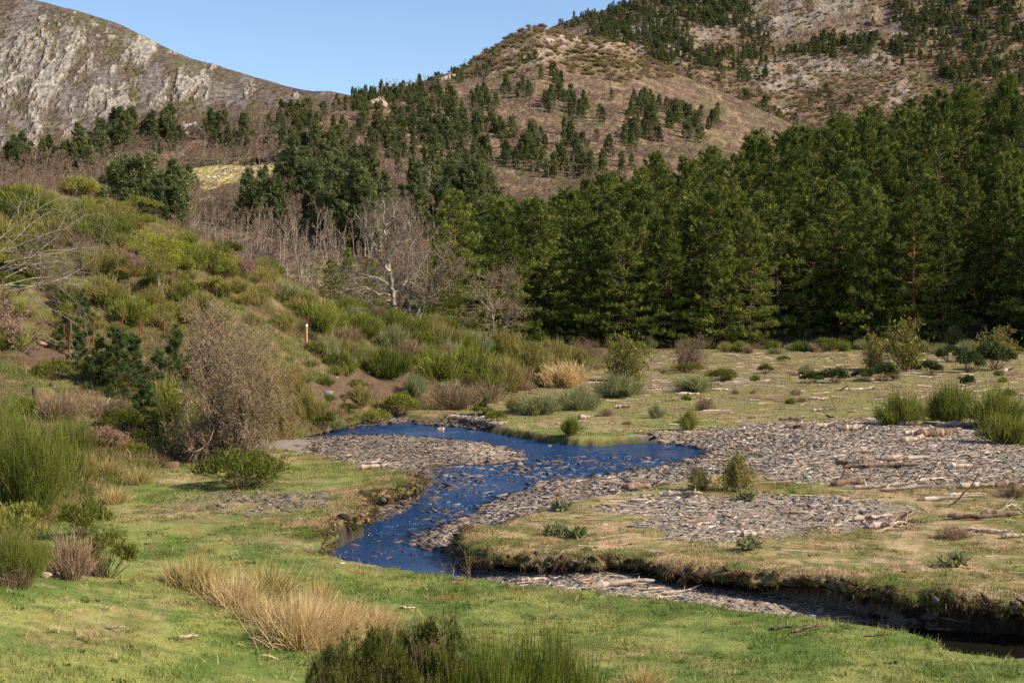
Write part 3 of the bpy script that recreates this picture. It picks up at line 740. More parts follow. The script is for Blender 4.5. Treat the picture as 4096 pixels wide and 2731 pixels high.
def clump_model(rng, R, Hh, n, mat, tl=.12, tw=.025, nb=16, leaf=False, stemmat='stem', brs=(.2, .38)):
    """bushy shrub made of many small cushions of short shoots"""
    az = rng.uniform(0, 6.28, nb); sp = np.sqrt(rng.uniform(0, 1, nb)) * .85
    c = np.stack([np.cos(az) * sp * R, np.sin(az) * sp * R, Hh * (.28 + .5 * (1 - sp ** 2) * rng.uniform(.5, 1.1, nb))], 1)
    br = R * rng.uniform(brs[0], brs[1], nb)
    i = rng.integers(0, nb, n); d = nrm(rng.normal(size=(n, 3))); d[:, 2] = np.abs(d[:, 2]) * .9 - .12; d = nrm(d)
    P = c[i] + d * (br[i] * rng.uniform(.45, 1.0, n))[:, None] * np.array([1, 1, .8]); P[:, 2] = np.clip(P[:, 2], .02, None)
    D = d * .8 + np.array([0, 0, .5]) + rng.normal(size=(n, 3)) * (.9 if leaf else .45)
    V, Fs, q_ = blades(P, D, tl * rng.uniform(.6, 1.3, n), tw * rng.uniform(.7, 1.3, n), seg=2 if leaf else 1, rng=rng)
    fo = MB(); fo.add(V, Fs, rnd=np.repeat(np.clip(rng.random(nb)[i] * .4 + rng.random(n) * .6, 0, 1), q_))
    st = MB(); k = nb * 2
    j = np.arange(k) % nb; b0 = np.zeros((k, 3)); b0[:, :2] = rng.normal(size=(k, 2)) * .12 * R; b0[:, 2] = -.05
    st.add(*tubes(np.concatenate([b0, c[j] + rng.normal(size=(k, 3)) * .1 * R, np.full((k, 1), .012), np.full((k, 1), .005)], 1), 3), rnd=.5)
    return [('stems', st.mesh('stems', M[stemmat])), ('foliage', fo.mesh('foliage', M[mat]))]

def twiggy_model(rng, R, Hh, nst, lev, barkmat, twigmat, thin=.004, r0=.03, leafy=0, leafmat=None, up=.06, kids=(4, 6)):
    """leafless many-stemmed bush"""
    segs = []; tips = []
    for k in range(nst):
        az = rng.uniform(0, 6.28); lean = rng.uniform(.05, 1.25) * R / Hh
        grow(rng, (math.cos(az) * .08 * R, math.sin(az) * .08 * R, -.06), (math.cos(az) * lean, math.sin(az) * lean, 1), Hh * rng.uniform(.42, .9), r0 * rng.uniform(.5, 1), lev, segs, bend=.24, up=up, kids=kids, ratio=.47, spread=1.05, start=.22, nseg=3, tips=tips)
    parts = bare_model(rng, segs, barkmat, twigmat, cut=lev, thin=thin)
    parts[0] = ('stems', parts[0][1])
    if leafy:
        T = np.array(tips); T = T[rng.integers(0, len(T), leafy)] + rng.normal(size=(leafy, 3)) * .08 * Hh
        V, Fs, q_ = blades(T, rng.normal(size=(leafy, 3)), .09, .05, seg=2, rng=rng)
        fo = MB(); fo.add(V, Fs, rnd=np.repeat(rng.random(leafy), q_)); parts.append(('foliage', fo.mesh('foliage', M[leafmat])))
    return parts

def tuft_model(rng, R, Hh, n, mat, w=.012):
    az = rng.uniform(0, 6.28, n); sp = rng.uniform(0, 1, n) ** .7 * rng.uniform(.6, 1.3, n)
    P = np.stack([np.cos(az) * sp * R * .6, np.sin(az) * sp * R * .55, 0 * az - .03], 1)
    D = np.stack([np.cos(az) * sp * R / Hh * 1.1, np.sin(az) * sp * R / Hh * 1.1, np.ones(n)], 1) + rng.normal(size=(n, 3)) * .27 + np.array([.22, 0, 0])
    P[:, :2] += (rng.random((n, 1)) < .35) * rng.normal(size=(n, 2)) * R * .45
    V, Fs, q_ = blades(P, D, Hh * rng.uniform(.55, 1.25, n), w * rng.uniform(.6, 1.3, n), droop=rng.uniform(0, .45, n) * sp, seg=4, rng=rng)
    mb = MB(); mb.add(V, Fs, rnd=np.repeat(rng.random(n), q_)); return mb.mesh('grass_tuft', M[mat])

def stick_mesh(rng, Ln, r, mat, kink=.12, forks=2, name='branch', lie=True):
    n_ = 9; p = np.zeros(3); d = np.array([1., 0, 0]); pts = [p]
    for k in range(n_):
        d = nrm(d + rng.normal(size=3) * kink * np.array([.3, 1, .5])); p = p + d * Ln / n_; pts.append(p)
    pts = np.array(pts); pts[:, 0] -= Ln / 2; pts[:, 2] = np.abs(pts[:, 2]) * .6 + r * .75
    rr = r * np.concatenate([[.55], np.linspace(1, .5, n_ - 1), [.3]]) * rng.uniform(.7, 1.25, n_ + 1)
    segs = [np.concatenate([pts[k], pts[k + 1], [rr[k], rr[k + 1]]]) for k in range(n_)]
    for f in range(forks):
        i = rng.integers(1, n_); dd = nrm(np.array([rng.uniform(.3, 1), rng.normal(), rng.uniform(-.05, .5)])); q = pts[i] + dd * Ln * rng.uniform(.12, .35); q[2] = max(q[2], r * .4)
        segs.append(np.concatenate([pts[i], q, [rr[i] * .6, rr[i] * .3]]))
    mb = MB(); V, Fq = tubes(segs, 7); V = V + (fbm(V[:, 0] * 9, V[:, 1] * 9 + V[:, 2] * 7, 3) - .5)[:, None] * r * .7
    mb.add(V, Fq, rnd=np.repeat(rng.random(len(segs)), 14))
    for e, dirn, rad in ((pts[0], pts[0] - pts[1], rr[0]), (pts[-1], pts[-1] - pts[-2], rr[-1])):   # broken ends
        V, Fq = tubes([np.concatenate([e, e + nrm(dirn) * rad * .8, [rad, rad * .15]])], 7); mb.add(V, Fq, rnd=.9)
    return mb.mesh(name, M[mat], True)

def rock_template(rng, flat=.45, nv=14):
    """angular stone: a few cut planes through a sphere"""
    import bmesh
    bm = bmesh.new(); pts = nrm(rng.normal(size=(nv, 3))) * rng.uniform(.75, 1.05, (nv, 1)) * np.array([1, rng.uniform(.6, .85), flat])
    for p in pts: bm.verts.new(p)
    r = bmesh.ops.convex_hull(bm, input=bm.verts)
    for v in [v for v in bm.verts if not v.link_faces]: bm.verts.remove(v)
    bm.verts.index_update(); V = np.array([v.co[:] for v in bm.verts]); Ft = np.array([[v.index for v in f.verts] for f in bm.faces]); bm.free()
    return V, [Ft]

# ------------------------------------------------------------------ spawning
def spawn(name, parts, loc, rz=0, sc=1, label=None, cat=None, group=None, mats=None, tilt=(0, 0)):
    root = link(name, None); root.empty_display_size = .2
    root.location = loc; root.rotation_euler = (tilt[0], tilt[1], rz); root.scale = sc if hasattr(sc, '__len__') else (sc,) * 3
    tag(root, label, cat, group)
    for pn, me in parts:
        c = link(pn, me, root)
        if mats and pn in mats:
            c.material_slots[0].link = 'OBJECT'; c.material_slots[0].material = M[mats[pn]]
    return root
def single(name, me, loc, rz=0, sc=1, label=None, cat=None, group=None, mat=None, tilt=(0, 0)):
    o = link(name, me); o.location = loc; o.rotation_euler = (tilt[0], tilt[1], rz); o.scale = sc if hasattr(sc, '__len__') else (sc,) * 3
    if mat: o.material_slots[0].link = 'OBJECT'; o.material_slots[0].material = M[mat]
    return tag(o, label, cat, group)
def px2m(d): return d / F * S      # metres per layout pixel at depth d
# ------------------------------------------------------------------ the pine plantation behind the meadow
r1 = np.random.default_rng(11)
PINE = [pine_model(r1, 14, R_, .03, .74, 7, 46, .34, .075, 8, 'pine', .011, 'bark_limb', 7, cn) for R_, cn in ((4.8, .66), (4.2, .72), (5.1, .62), (4.4, .58), (4.7, .78))]
PINE_OPEN = pine_model(r1, 14, 4.0, .14, .95, 5, 40, .42, .085, 8, 'pine', .017, 'bark_pine', 8, .6)
SIL = np.array([(1000, 545), (1060, 505), (1100, 475), (1180, 452), (1250, 468), (1300, 440), (1400, 395), (1450, 372), (1530, 362), (1600, 342), (1700, 322), (1760, 292), (1830, 292), (1900, 258), (2000, 245), (2060, 242), (2150, 205), (2250, 190), (2352, 150), (2700, 90)], float)
g_ = 'pines of the dense plantation behind the meadow'
rows = [(138.5, 4.3), (142.5, 4.7), (147.5, 5.0), (153, 5.3), (159, 5.6), (166, 5.9), (173, 6.2), (181, 6.5), (190, 6.9), (200, 7.3), (211, 7.7)]
NP = 0
front_lab = {0: 'leftmost pine of the front row, dark and low skirted, behind the small bare tree', 3: 'front row pine with low sweeping boughs right of the small bare tree', 8: 'front row pine directly behind the pinkish leafless bush',
             12: 'paler green front row pine with fluffy boughs down to the ground, right of a dark gap', }
for ri, (d, spc) in enumerate(rows):
    ulo = 1030 + 4 * ri if ri < 3 else 1060 + 10 * ri; xl = ray(ulo, 800)[0] * d; xr = ray(2480 if ri else 2440, 800)[0] * d
    xs = np.arange(xl, xr, spc)
    for i, x in enumerate(xs):
        x = x + r1.normal() * spc * .16; dd = d + r1.normal() * 1.3
        u = x / dd * F / S + CX / S
        if ri == 0 and (1838 < u < 1905 or 2185 < u < 2330 or 1590 < u < 1625): continue      # dark gaps in the edge
        if ri == 1 and (2200 < u < 2300): continue
        z = plant_z(x, dd)
        vt = np.interp(u, SIL[:, 0], SIL[:, 1]); H = 13.6 * r1.uniform(.80, 1.08)
        top = EYE + (HOR - vt * S) / F * dd - z            # height that would reach the tree line
        if ri < 2: H = min(H, max(top * 1.0, 5)) if u < 1500 else H * .97
        elif top < H: H = max(top * r1.uniform(.88, 1.04), 4)
        elif ri >= 5: H = min(top * r1.uniform(.86, 1.03), 19.5)
        mo = PINE[r1.integers(0, 5)]; lab = 'dark green pine crowded inside the plantation, only its upper crown showing'; gg = g_
        if ri == 0:
            lab = front_lab.get(i, 'pine in the front row of the plantation with boughs down to the ground'); gg = 'pines of the front row' if i not in front_lab else None
        o = spawn('pine_tree', mo, (x, dd, z - .1), r1.uniform(0, 6.28), (min(H, 13.5) / 14 * r1.uniform(.88, 1.1) * (1.15 if H < 9 else 1),) * 2 + (H / 14,), lab, 'pine tree', gg); NP += 1
for (u, d, H, lab) in [(2100, 136.5, 13.6, 'open crowned pine with sunlit orange trunk and bare orange limbs, in front of the plantation')]:
    x = ray(u, 800)[0] * d; spawn('pine_tree', PINE_OPEN, (x, d, plant_z(x, d) - .1), 2.1, H / 14, lab, 'pine tree')
for k, (u, d) in enumerate([(2400, 133), (2440, 137), (2470, 131), (2500, 135), (2540, 132), (2420, 141), (2570, 137), (2610, 133)]):
    x = float(ray(u, 800)[0] * d); spawn('pine_tree', PINE[k % 5], (x, d, .3), k * 1.3, 1.02 + .04 * (k % 3), 'tall pine at the right corner of the plantation, shading the trees behind it', 'pine tree', 'pines at the corner of the plantation'); NP += 1
spawn('pine_tree', PINE_OPEN, (ray(2055, 800)[0] * 139, 139, .4), .4, .93, 'second open crowned pine with orange limbs, just left of the orange trunked one', 'pine tree')

for (u, v, d, H, lab) in [(800, 690, 112, 4.6, 'dark pine standing behind the lichen covered trees at the foot of the hill'), (760, 680, 118, 3.8, 'smaller dark pine left of the one behind the lichen covered trees'), (850, 700, 116, 4.4, 'dark pine hidden behind the trunk of the tall lichen covered tree'), (1010, 735, 122, 7, 'dark pine between the multi stemmed tree and the plantation'), (1045, 740, 128, 12, 'dark pine at the left corner of the plantation')]:
    p = at(u, v, d); spawn('pine_tree', PINE[r1.integers(5)], p - np.array([0, 0, 1.0]), r1.uniform(0, 6), H / 14 * 1.08, lab, 'pine tree')

# ------------------------------------------------------------------ pines on the hills
HP = [pine_model(r1, 8, R_, .05, .75, 5, 14, .55, .19, 5, 'pine_far', .014, 'bark', 4, cn) for R_, cn in ((3.1, .6), (2.6, .7), (3.5, .5), (3.0, .55), (2.6, .75))]
CL = [  # (u0,u1,v0,v1,count, height m, zone)
 (0, 225, 366, 392, 30, 8.0, 'along the far left ridge'), (215, 420, 318, 352, 20, 9.5, 'in the clump on the left ridge below the mountain'), (465, 525, 298, 312, 4, 10.5, 'in the broad group above the bare wood'),
 (545, 580, 300, 308, 2, 8.0, 'standing alone on the ridge right of the broad group'), (640, 760, 262, 300, 14, 6.5, 'on the saddle of the ridge'), (630, 870, 275, 345, 26, 7.0, 'on the hillside below the saddle'), (660, 790, 345, 405, 20, 8.0, 'beside the sloping clearing'),
 (200, 450, 455, 540, 30, 8.0, 'in the lower band above the left slope'), (420, 480, 425, 455, 4, 7.0, 'at the lower edge of the clearing'), (535, 575, 440, 540, 4, 9.0, 'below the clearing'), (600, 665, 420, 545, 8, 9.0, 'below the clearing, right end'),
 (690, 770, 450, 560, 12, 9.0, 'in the hollow behind the slope'), (770, 880, 430, 580, 18, 9.5, 'behind the lichen covered bare trees'), (950, 1120, 440, 560, 26, 9.0, 'above the left end of the plantation'),
 (860, 1010, 300, 400, 26, 7.5, 'on the middle of the hillside'), (1000, 1190, 295, 410, 38, 7.5, 'on the middle of the hillside'), (900, 1140, 225, 315, 58, 7.0, 'in the dense patch under the knoll'), (1150, 1310, 180, 225, 14, 6.5, 'under the knoll'),
 (1240, 1340, 215, 265, 14, 6.5, 'under the knoll'), (1300, 1500, 215, 290, 12, 6.5, 'under the knoll'), (1440, 1660, 240, 330, 36, 7.5, 'above the plantation'), (1190, 1480, 310, 405, 36, 7.5, 'above the plantation'), (760, 910, 225, 262, 26, 5.5, ''), (850, 1010, 190, 235, 50, 5.5, ''),
 (1000, 1125, 140, 190, 26, 5.0, ''), (1120, 1240, 120, 150, 6, 5, ''), (600, 900, 290, 430, 16, 7, ''), (480, 620, 330, 350, 10, 6, '')]
CLB = [(1270, 1720, -12, 66, 420, 7.5), (1360, 1580, 50, 112, 130, 7.0), (1480, 1700, 118, 150, 80, 7.0), (1700, 1760, 60, 150, 30, 8), (1860, 2010, 85, 125, 36, 8.5), (1780, 1870, 105, 140, 6, 8), (2050, 2360, -10, 95, 150, 8.5), (2150, 2352, 95, 200, 70, 9),
       (2000, 2160, 100, 150, 26, 8.5), (1560, 1760, 150, 190, 30, 7), (1600, 1960, 210, 300, 40, 7.5), (1960, 2060, 40, 60, 4, 7), (1700, 2000, 120, 135, 18, 8)]
pts = []
def patchy(c_, n_):
    k = max(1, n_ // 7); cu = r1.uniform(c_[0], c_[1], k); cv = r1.uniform(c_[2], c_[3], k); i = r1.integers(0, k, n_)
    free = r1.random(n_) < .5
    return np.where(free, r1.uniform(c_[0], c_[1], n_), cu[i] + r1.normal(size=n_) * 11), np.where(free, r1.uniform(c_[2], c_[3], n_), cv[i] + r1.normal(size=n_) * 5)
for c_ in CL:
    for u, v in zip(*patchy(c_, int(c_[4] * 1.6))):
        p = HILL.place(u, v)
        if p is None or (365 < u < 645 and 385 < v < 500 and r1.random() < .85): continue
        pts.append((p, c_[5] * r1.uniform(.65, 1.15), c_[6]))
for c_ in CLB:
    for u, v in zip(*patchy(c_, int(c_[4] * 1.7))):
        p = RIDGE.place(u, v)
        if p is None: continue
        uu, vv = proj(p)
        pts.append((p, c_[5] * r1.uniform(.6, 1.15), ''))
pts.sort(key=lambda q: q[0][1] / q[1])
rest = []; NH = 0
for p, H, zone in pts:
    if NH + NP < 292 and zone:
        single_label = 'hill pine %s' % zone
        spawn('pine_tree', HP[r1.integers(0, 5)], p - np.array([0, 0, .3]), r1.uniform(0, 6.28), H / 8 * (1.0 if p[1] < 300 else .82) * np.array([1.0, 1.0, 1.0]) * r1.uniform(.85, 1.15), single_label, 'pine tree', 'hill pines ' + zone); NH += 1
    else: rest.append((p, H))

def gn_scatter(name, srcs, P, sc, rot, label, kind='stuff'):
    """one object: copies of real plants of the scene on the points of a mesh"""
    me = bpy.data.meshes.new(name); P = np.asarray(P, float); me.vertices.add(len(P)); me.vertices.foreach_set('co', P.ravel())
    a = me.attributes.new('sc', 'FLOAT', 'POINT'); a.data.foreach_set('value', np.asarray(sc, float))
    a = me.attributes.new('rot', 'FLOAT', 'POINT'); a.data.foreach_set('value', np.asarray(rot, float))
    a = me.attributes.new('idx', 'INT', 'POINT'); a.data.foreach_set('value', RNG.integers(0, len(srcs), len(P)).astype(np.int32))
    o = link(name, me)
    ng = bpy.data.node_groups.new(name, 'GeometryNodeTree')
    ng.interface.new_socket('Geometry', in_out='INPUT', socket_type='NodeSocketGeometry'); ng.interface.new_socket('Geometry', in_out='OUTPUT', socket_type='NodeSocketGeometry')
    gi = ng.nodes.new('NodeGroupInput'); go = ng.nodes.new('NodeGroupOutput'); iop = ng.nodes.new('GeometryNodeInstanceOnPoints')
    allj = ng.nodes.new('GeometryNodeJoinGeometry')
    for parts in reversed(srcs):
        j = ng.nodes.new('GeometryNodeJoinGeometry')
        for ob in parts:
            oi = ng.nodes.new('GeometryNodeObjectInfo'); oi.inputs[0].default_value = ob; oi.transform_space = 'ORIGINAL'; ng.links.new(oi.outputs['Geometry'], j.inputs[0])
        gti = ng.nodes.new('GeometryNodeGeometryToInstance'); ng.links.new(j.outputs[0], gti.inputs[0]); ng.links.new(gti.outputs[0], allj.inputs[0])
    def na(nm, ty):
        x = ng.nodes.new('GeometryNodeInputNamedAttribute'); x.data_type = ty; x.inputs[0].default_value = nm; return x.outputs[0]
    ng.links.new(gi.outputs[0], iop.inputs['Points']); ng.links.new(allj.outputs[0], iop.inputs['Instance'])
    iop.inputs['Pick Instance'].default_value = True; ng.links.new(na('idx', 'INT'), iop.inputs['Instance Index'])
    cx = ng.nodes.new('ShaderNodeCombineXYZ'); ng.links.new(na('rot', 'FLOAT'), cx.inputs[2]); ng.links.new(cx.outputs[0], iop.inputs['Rotation'])
    ng.links.new(na('sc', 'FLOAT'), iop.inputs['Scale']); ng.links.new(iop.outputs[0], go.inputs[0])
    o.modifiers.new('scatter', 'NODES').node_group = ng
    return tag(o, label, None, None, kind)
def src_of(parts_list, name):
    """the first placed things using these meshes"""
    out = []
    for parts in parts_list:
        obs = [next((o for o in COL.objects if o.data == me), None) for _, me in parts]
        if all(obs): out.append(obs)
    return out
gn_scatter('pine_wood', src_of(HP, 'pine_tree'), [p - np.array([0, 0, .3]) for p, h in rest], [h / 8 * .72 for p, h in rest], r1.uniform(0, 6.28, len(rest)), 'mass of small dark pines covering the far hills')

# ------------------------------------------------------------------ leafless oaks on the hillside
OAK = []
for k in range(5):
    segs = []
    for s_ in range(r1.integers(1, 3)):
        a = r1.uniform(0, 6.28)
        grow(r1, (.1 * math.cos(a) * s_, .1 * math.sin(a) * s_, -.2), (.12 * math.cos(a), .12 * math.sin(a), 1), 4.6, .085, 3, segs, bend=.14, up=.08, kids=(5, 6), ratio=.42, spread=.75, start=.35, nseg=3)
    OAK.append(bare_model(r1, segs, 'bark_pale', 'twig_mauve', cut=2, sides=4, thin=.022))
SLIM = []
for k in range(5):
    segs = []
    for s_ in range(r1.integers(1, 3)):
        grow(r1, (r1.normal() * .25, r1.normal() * .25, -.2), (r1.normal() * .10, r1.normal() * .10, 1), 6.2, .075, 2, segs, bend=.07, up=.10, kids=(9, 12), ratio=.24, spread=.8, start=.3, nseg=4)
    SLIM.append(bare_model(r1, segs, 'bark_pale', 'twig_mauve', cut=1, sides=4, thin=.016))
zones = [((420, 1040, 575, 705), 120, 'slim pale trunked leafless tree in the thicket behind the left slope'), ((800, 1040, 470, 600), 10, 'slim leafless tree between the lichen covered tree and the pines'), ((370, 600, 375, 397), 44, 'leafless oak with pale trunk along the upper edge of the sloping clearing'),
         ((590, 660, 360, 380), 12, 'leafless oak in the round clump right of the ruined hut'), ((60, 300, 400, 425), 18, 'leafless oak in the brown wood on the left ridge')]
NO = 0
for (u0, u1, v0, v1), n_, lab in zones:
    for _ in range(n_):
        u = r1.uniform(u0, u1); v = r1.uniform(v0, v1)
        if lab.startswith('leafless oak with'): v = np.interp(u, [370, 450, 600], [398, 385, 376]) + r1.uniform(-8, 0)
        p = HILL.place(u, v)
        if p is None: continue
        h = r1.uniform(.85, 1.2) * (.72 if 'clearing' in lab or 'hut' in lab else 1.0)
        spawn('bare_tree', (SLIM if 'slim' in lab else OAK)[r1.integers(0, 5)], p, r1.uniform(0, 6.28), h, lab, 'bare tree', lab.split(' tree ')[0] + 's ' + lab[-24:]); NO += 1
ii, jj = np.nonzero(HILL.vis & (HILL.pv > 100) & (HILL.pv < 720) & (HILL.pu > -60) & (HILL.pu < 1900) & (MEADOW < .1) & (knoll < .12) & (side < .55) & (HILL.T[:, None] < 2.98) & ~((HILL.pu > 370) & (HILL.pu < 650) & (HILL.pv > 376) & (HILL.pv < 452)))
wgt = 1 / np.maximum(HILL.Y[ii, jj], 100) ** .3
wgt *= np.where((HILL.pv[ii, jj] > 545) & (HILL.pu[ii, jj] > 400), .22, 1)
wgt *= np.where(fbm(HILL.X[ii, jj] * .03, HILL.Y[ii, jj] * .03) > .40, 1, .18)
pick = r1.choice(len(ii), 8200, p=wgt / wgt.sum(), replace=True)
P = HILL.P[ii[pick], jj[pick]] + np.concatenate([r1.normal(size=(len(pick), 2)) * 1.2, np.full((len(pick), 1), -.2)], 1)
i2, j2 = np.nonzero(RIDGE.vis & (RIDGE.pv > -20) & (RIDGE.pu > 1450) & (RIDGE.pu < 2400) & (BARE2 < .15) & (RIDGE.T[:, None] < 2.95))
pk2 = r1.choice(len(i2), 1900); P2 = RIDGE.P[i2[pk2], j2[pk2]]
P = np.concatenate([P, P2]); sc = r1.uniform(.34, .74, len(P)) * np.where(P[:, 1] > 450, .95, 1)
gn_scatter('bare_oak_wood', src_of(OAK, 'bare_tree'), P, sc, r1.uniform(0, 6.28, len(P)), 'mauve brown mass of leafless oaks covering the hillside')

# heath cushions on the open hill tops
HEATH_S = [clump_model(r1, 1.0, .8, 260, 'heath', .34, .16, 8), clump_model(r1, 1.2, .7, 260, 'broom_olive', .34, .16, 8)]
ii, jj = np.nonzero(HILL.vis & (HILL.pv < 420) & (HILL.pu > 0) & (HILL.pu < 1900) & (HILL.T[:, None] < 3.0) & ((knoll > .05) | (side > .3)))
pk = r1.choice(len(ii), 900); P = HILL.P[ii[pk], jj[pk]]
i2, j2 = np.nonzero(RIDGE.vis & (RIDGE.pu > 1400) & (RIDGE.pu < 2400) & (RIDGE.pv > -30))
pk2 = r1.choice(len(i2), 5200); P = np.concatenate([P, RIDGE.P[i2[pk2], j2[pk2]]])
HEATH_SRC = (HEATH_S, P)

# ------------------------------------------------------------------ stone hut, clearing boulders, outcrops
hp = HILL.place(586, 379)
def hut():
    root = link('ruined_hut', None); root.location = hp + np.array([0, 0, -.2]); root.rotation_euler = (0, 0, -.25); tag(root, 'ruined dark stone hut at the top of the sloping clearing', 'hut')
    rr = np.random.default_rng(5); T = [rock_template(rr, .5) for _ in range(4)]
    def wall(name, x0, x1, y0, y1, hf):
        mb = MB()
        for z in np.arange(.1, 3, .22):
            n_ = int(max(abs(x1 - x0), abs(y1 - y0)) / .34) + 1
            for k in range(n_):
                f = (k + rr.uniform(.2, .8)) / n_
                if z > hf(f): continue
                V, Fq = scatter(T[rr.integers(4)][0], T[0][1] if 0 else T[0][1], [[0, 0, 0]]) if 0 else (None, None)
                tv, tf = T[rr.integers(4)]
                V, Fq = scatter(tv, tf, [[lerp(x0, x1, f), lerp(y0, y1, f) + rr.normal() * .03, z]], rz=rr.uniform(0, 3, 1), sc=rr.uniform(.2, .34, (1, 3)) * np.array([[1.2, 1, .9]]))
                mb.add(V, Fq, col=np.array([.10, .085, .075]) * rr.uniform(.6, 1.5))
        return mb.build(name, M['stone'], root)
    wall('wall', -3.2, -.5, 0, 0, lambda f: .8 + 1.1 * f + .3 * math.sin(f * 9)); wall('wall', .5, 2.8, 0, .2, lambda f: 1.9 - .5 * f)
    wall('wall', -.6, .7, .1, .1, lambda f: 0 if .12 < f < .88 else 2.3); wall('wall', -3.2, 2.8, 3, 3, lambda f: 1.9); wall('wall', 2.8, 2.8, 0, 3, lambda f: 1.5); wall('wall', -3.2, -3.2, 0, 3, lambda f: 1.0)
    mb = MB(); V, Fq = tubes([[-.8, 0, 2.15, 3.0, .2, 2.0, .16, .13], [-.3, .6, 2.2, 2.6, .9, 2.1, .13, .12]], 6); mb.add(V, Fq); mb.build('roof_beams', M['drift_dark'], root)
    mb = MB(); mb.add([[-.5, .9, 0], [.6, .9, 0], [.6, .9, 1.9], [-.5, .9, 1.9], [-.5, 1.1, 0], [.6, 1.1, 0], [.6, 1.1, 1.9], [-.5, 1.1, 1.9]], np.array([[0, 1, 2, 3], [4, 7, 6, 5], [0, 4, 5, 1], [3, 2, 6, 7], [0, 3, 7, 4], [1, 5, 6, 2]]), col=(.02, .017, .015)); mb.build('doorway_shade', M['stone'], root)  # near-black slab painting the shade inside the doorway
hut()
RT = [rock_template(r1, f, 16) for f in (.7, .8, .6, .75)]
RM = []
for V, Fs in RT:
    mb = MB(); mb.add(V, Fs, col=(.42, .37, .32)); RM.append(mb.mesh('boulder', M['stone']))
for k in range(34):
    u = r1.uniform(440, 640); v = np.interp(u, [440, 640], [402, 385]) + r1.uniform(-4, 20)
    p = HILL.place(u, v)
    if p is not None: single('boulder', RM[r1.integers(4)], p, r1.uniform(0, 6), r1.uniform(.25, .8) * np.array([1.2, 1, .8]), 'pale grey boulder scattered over the sloping clearing', 'boulder', 'boulders of the clearing')
OUT = []
for (u, v, n_, w_) in [(425, 300, 30, 55), (330, 312, 12, 40), (230, 318, 8, 20), (860, 240, 10, 30), (1005, 180, 14, 40), (1300, 95, 14, 60)]:
    for k in range(n_):
        p = HILL.place(u + r1.normal() * w_ * .4, v + abs(r1.normal()) * 6 - 3)
        if p is not None: OUT.append(p)
OUT = np.array(OUT)
mb = MB()
for j in range(4):
    s_ = np.arange(len(OUT)) % 4 == j; n_ = s_.sum()
    V, Fq = scatter(RT[j][0], RT[j][1], OUT[s_], rz=r1.uniform(0, 6, n_), sc=r1.uniform(1.0, 3.2, (n_, 1)) * np.array([[1.3, 1, 1.1]])); mb.add(V, Fq, col=np.array([.38, .30, .23]))
tag(mb.build('rock_outcrops', M['stone']), 'broken pale rock outcrops along the wooded ridge', None, kind='stuff')
# ------------------------------------------------------------------ gravel and stones
r2 = np.random.default_rng(21)
ST = [rock_template(r2, f, n_) for f, n_ in ((.30, 12), (.36, 13), (.26, 11), (.42, 12), (.5, 14))]
def stone_col(n_, r_):
    base = np.array([(.235, .20, .168), (.315, .25, .19), (.155, .142, .13), (.42, .32, .23), (.34, .21, .13), (.58, .50, .41)])
    k = r_.choice(6, n_, p=[.33, .26, .16, .15, .06, .04]); return base[k] * r_.uniform(.7, 1.3, (n_, 1))
def world_sample(bounds, n_, r_):
    """points on the visible floor, uniform in world area"""
    y = np.sqrt(r_.uniform(bounds[2] ** 2, bounds[3] ** 2, n_)); u = r_.uniform(bounds[0], bounds[1], n_); return ray(u, 700)[0] * y, y
x, y = world_sample((330, 2480, 20.5, 64), 1000000, r2)
gw = gravel_w(x, y, 1.5); z, q = ground(x, y, True)
inch = (q['g'] < .25) & (q['sw'] > -.9)
gw = gw * np.where(sdf(x, y, GRAV['R6']) < .6, .6 * (fbm(x * 1.5, y * 1.5) > .45), 1) * np.where(sdf(x, y, GRAV['R4']) < .6, .35 + .65 * sstep(.36, .5, fbm(x * 1.1 + 3, y * 1.1)), 1); p_ = np.clip(gw, 0, 1) ** 1.4; p_ = np.where(inch, np.maximum(p_, sstep(-1.0, .2, q['sw']) * .75 * (q['sw'] < 3.2)), p_)
riff = sdf(x, y, poly([(930, 1160), (985, 1105), (1010, 1072), (1200, 1045), (1300, 1050), (1560, 1055), (1560, 1080), (1250, 1110), (1130, 1155), (1060, 1190), (960, 1200)], -.35)) < 0
low = sdf(x, y, poly([(760, 1215), (1000, 1215), (1070, 1262), (1085, 1320), (800, 1310), (720, 1275)], -.4)) < 0
p_ = np.where(q['sw'] < -.12, 0, p_); p_ = np.where((q['sw'] < -.12) & riff, .028 * (.4 + 1.6 * (fbm(x * .8, y * .8) > .52)), p_); p_ = np.where((q['sw'] < -.2) & low, .010, p_); p_ = np.where((q['sw'] < -.35) & ~riff & ~low, .0, p_)
keep = r2.random(len(x)) < p_ * np.clip(30 / y, .45, 1) ** .5
x, y, z = x[keep], y[keep], z[keep]
size = np.exp(r2.normal(size=len(x)) * .68) * .025 * np.clip(y / 33, .8, 1.5); size = np.clip(size, .016, .13)
wet = q['sw'][keep] < .15
size = np.where(wet, size * 1.3, size); size = np.where(q['sw'][keep] < 0, np.clip(size * 1.5, .05, .2), size); z = np.where(q['sw'][keep] < 0, np.maximum(z, zwater(x, y) - size * .12), z)
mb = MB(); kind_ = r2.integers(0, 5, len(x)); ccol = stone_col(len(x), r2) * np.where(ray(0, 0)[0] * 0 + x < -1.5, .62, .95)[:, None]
ccol = np.where(wet[:, None], ccol * np.array([.62, .58, .55]), ccol)
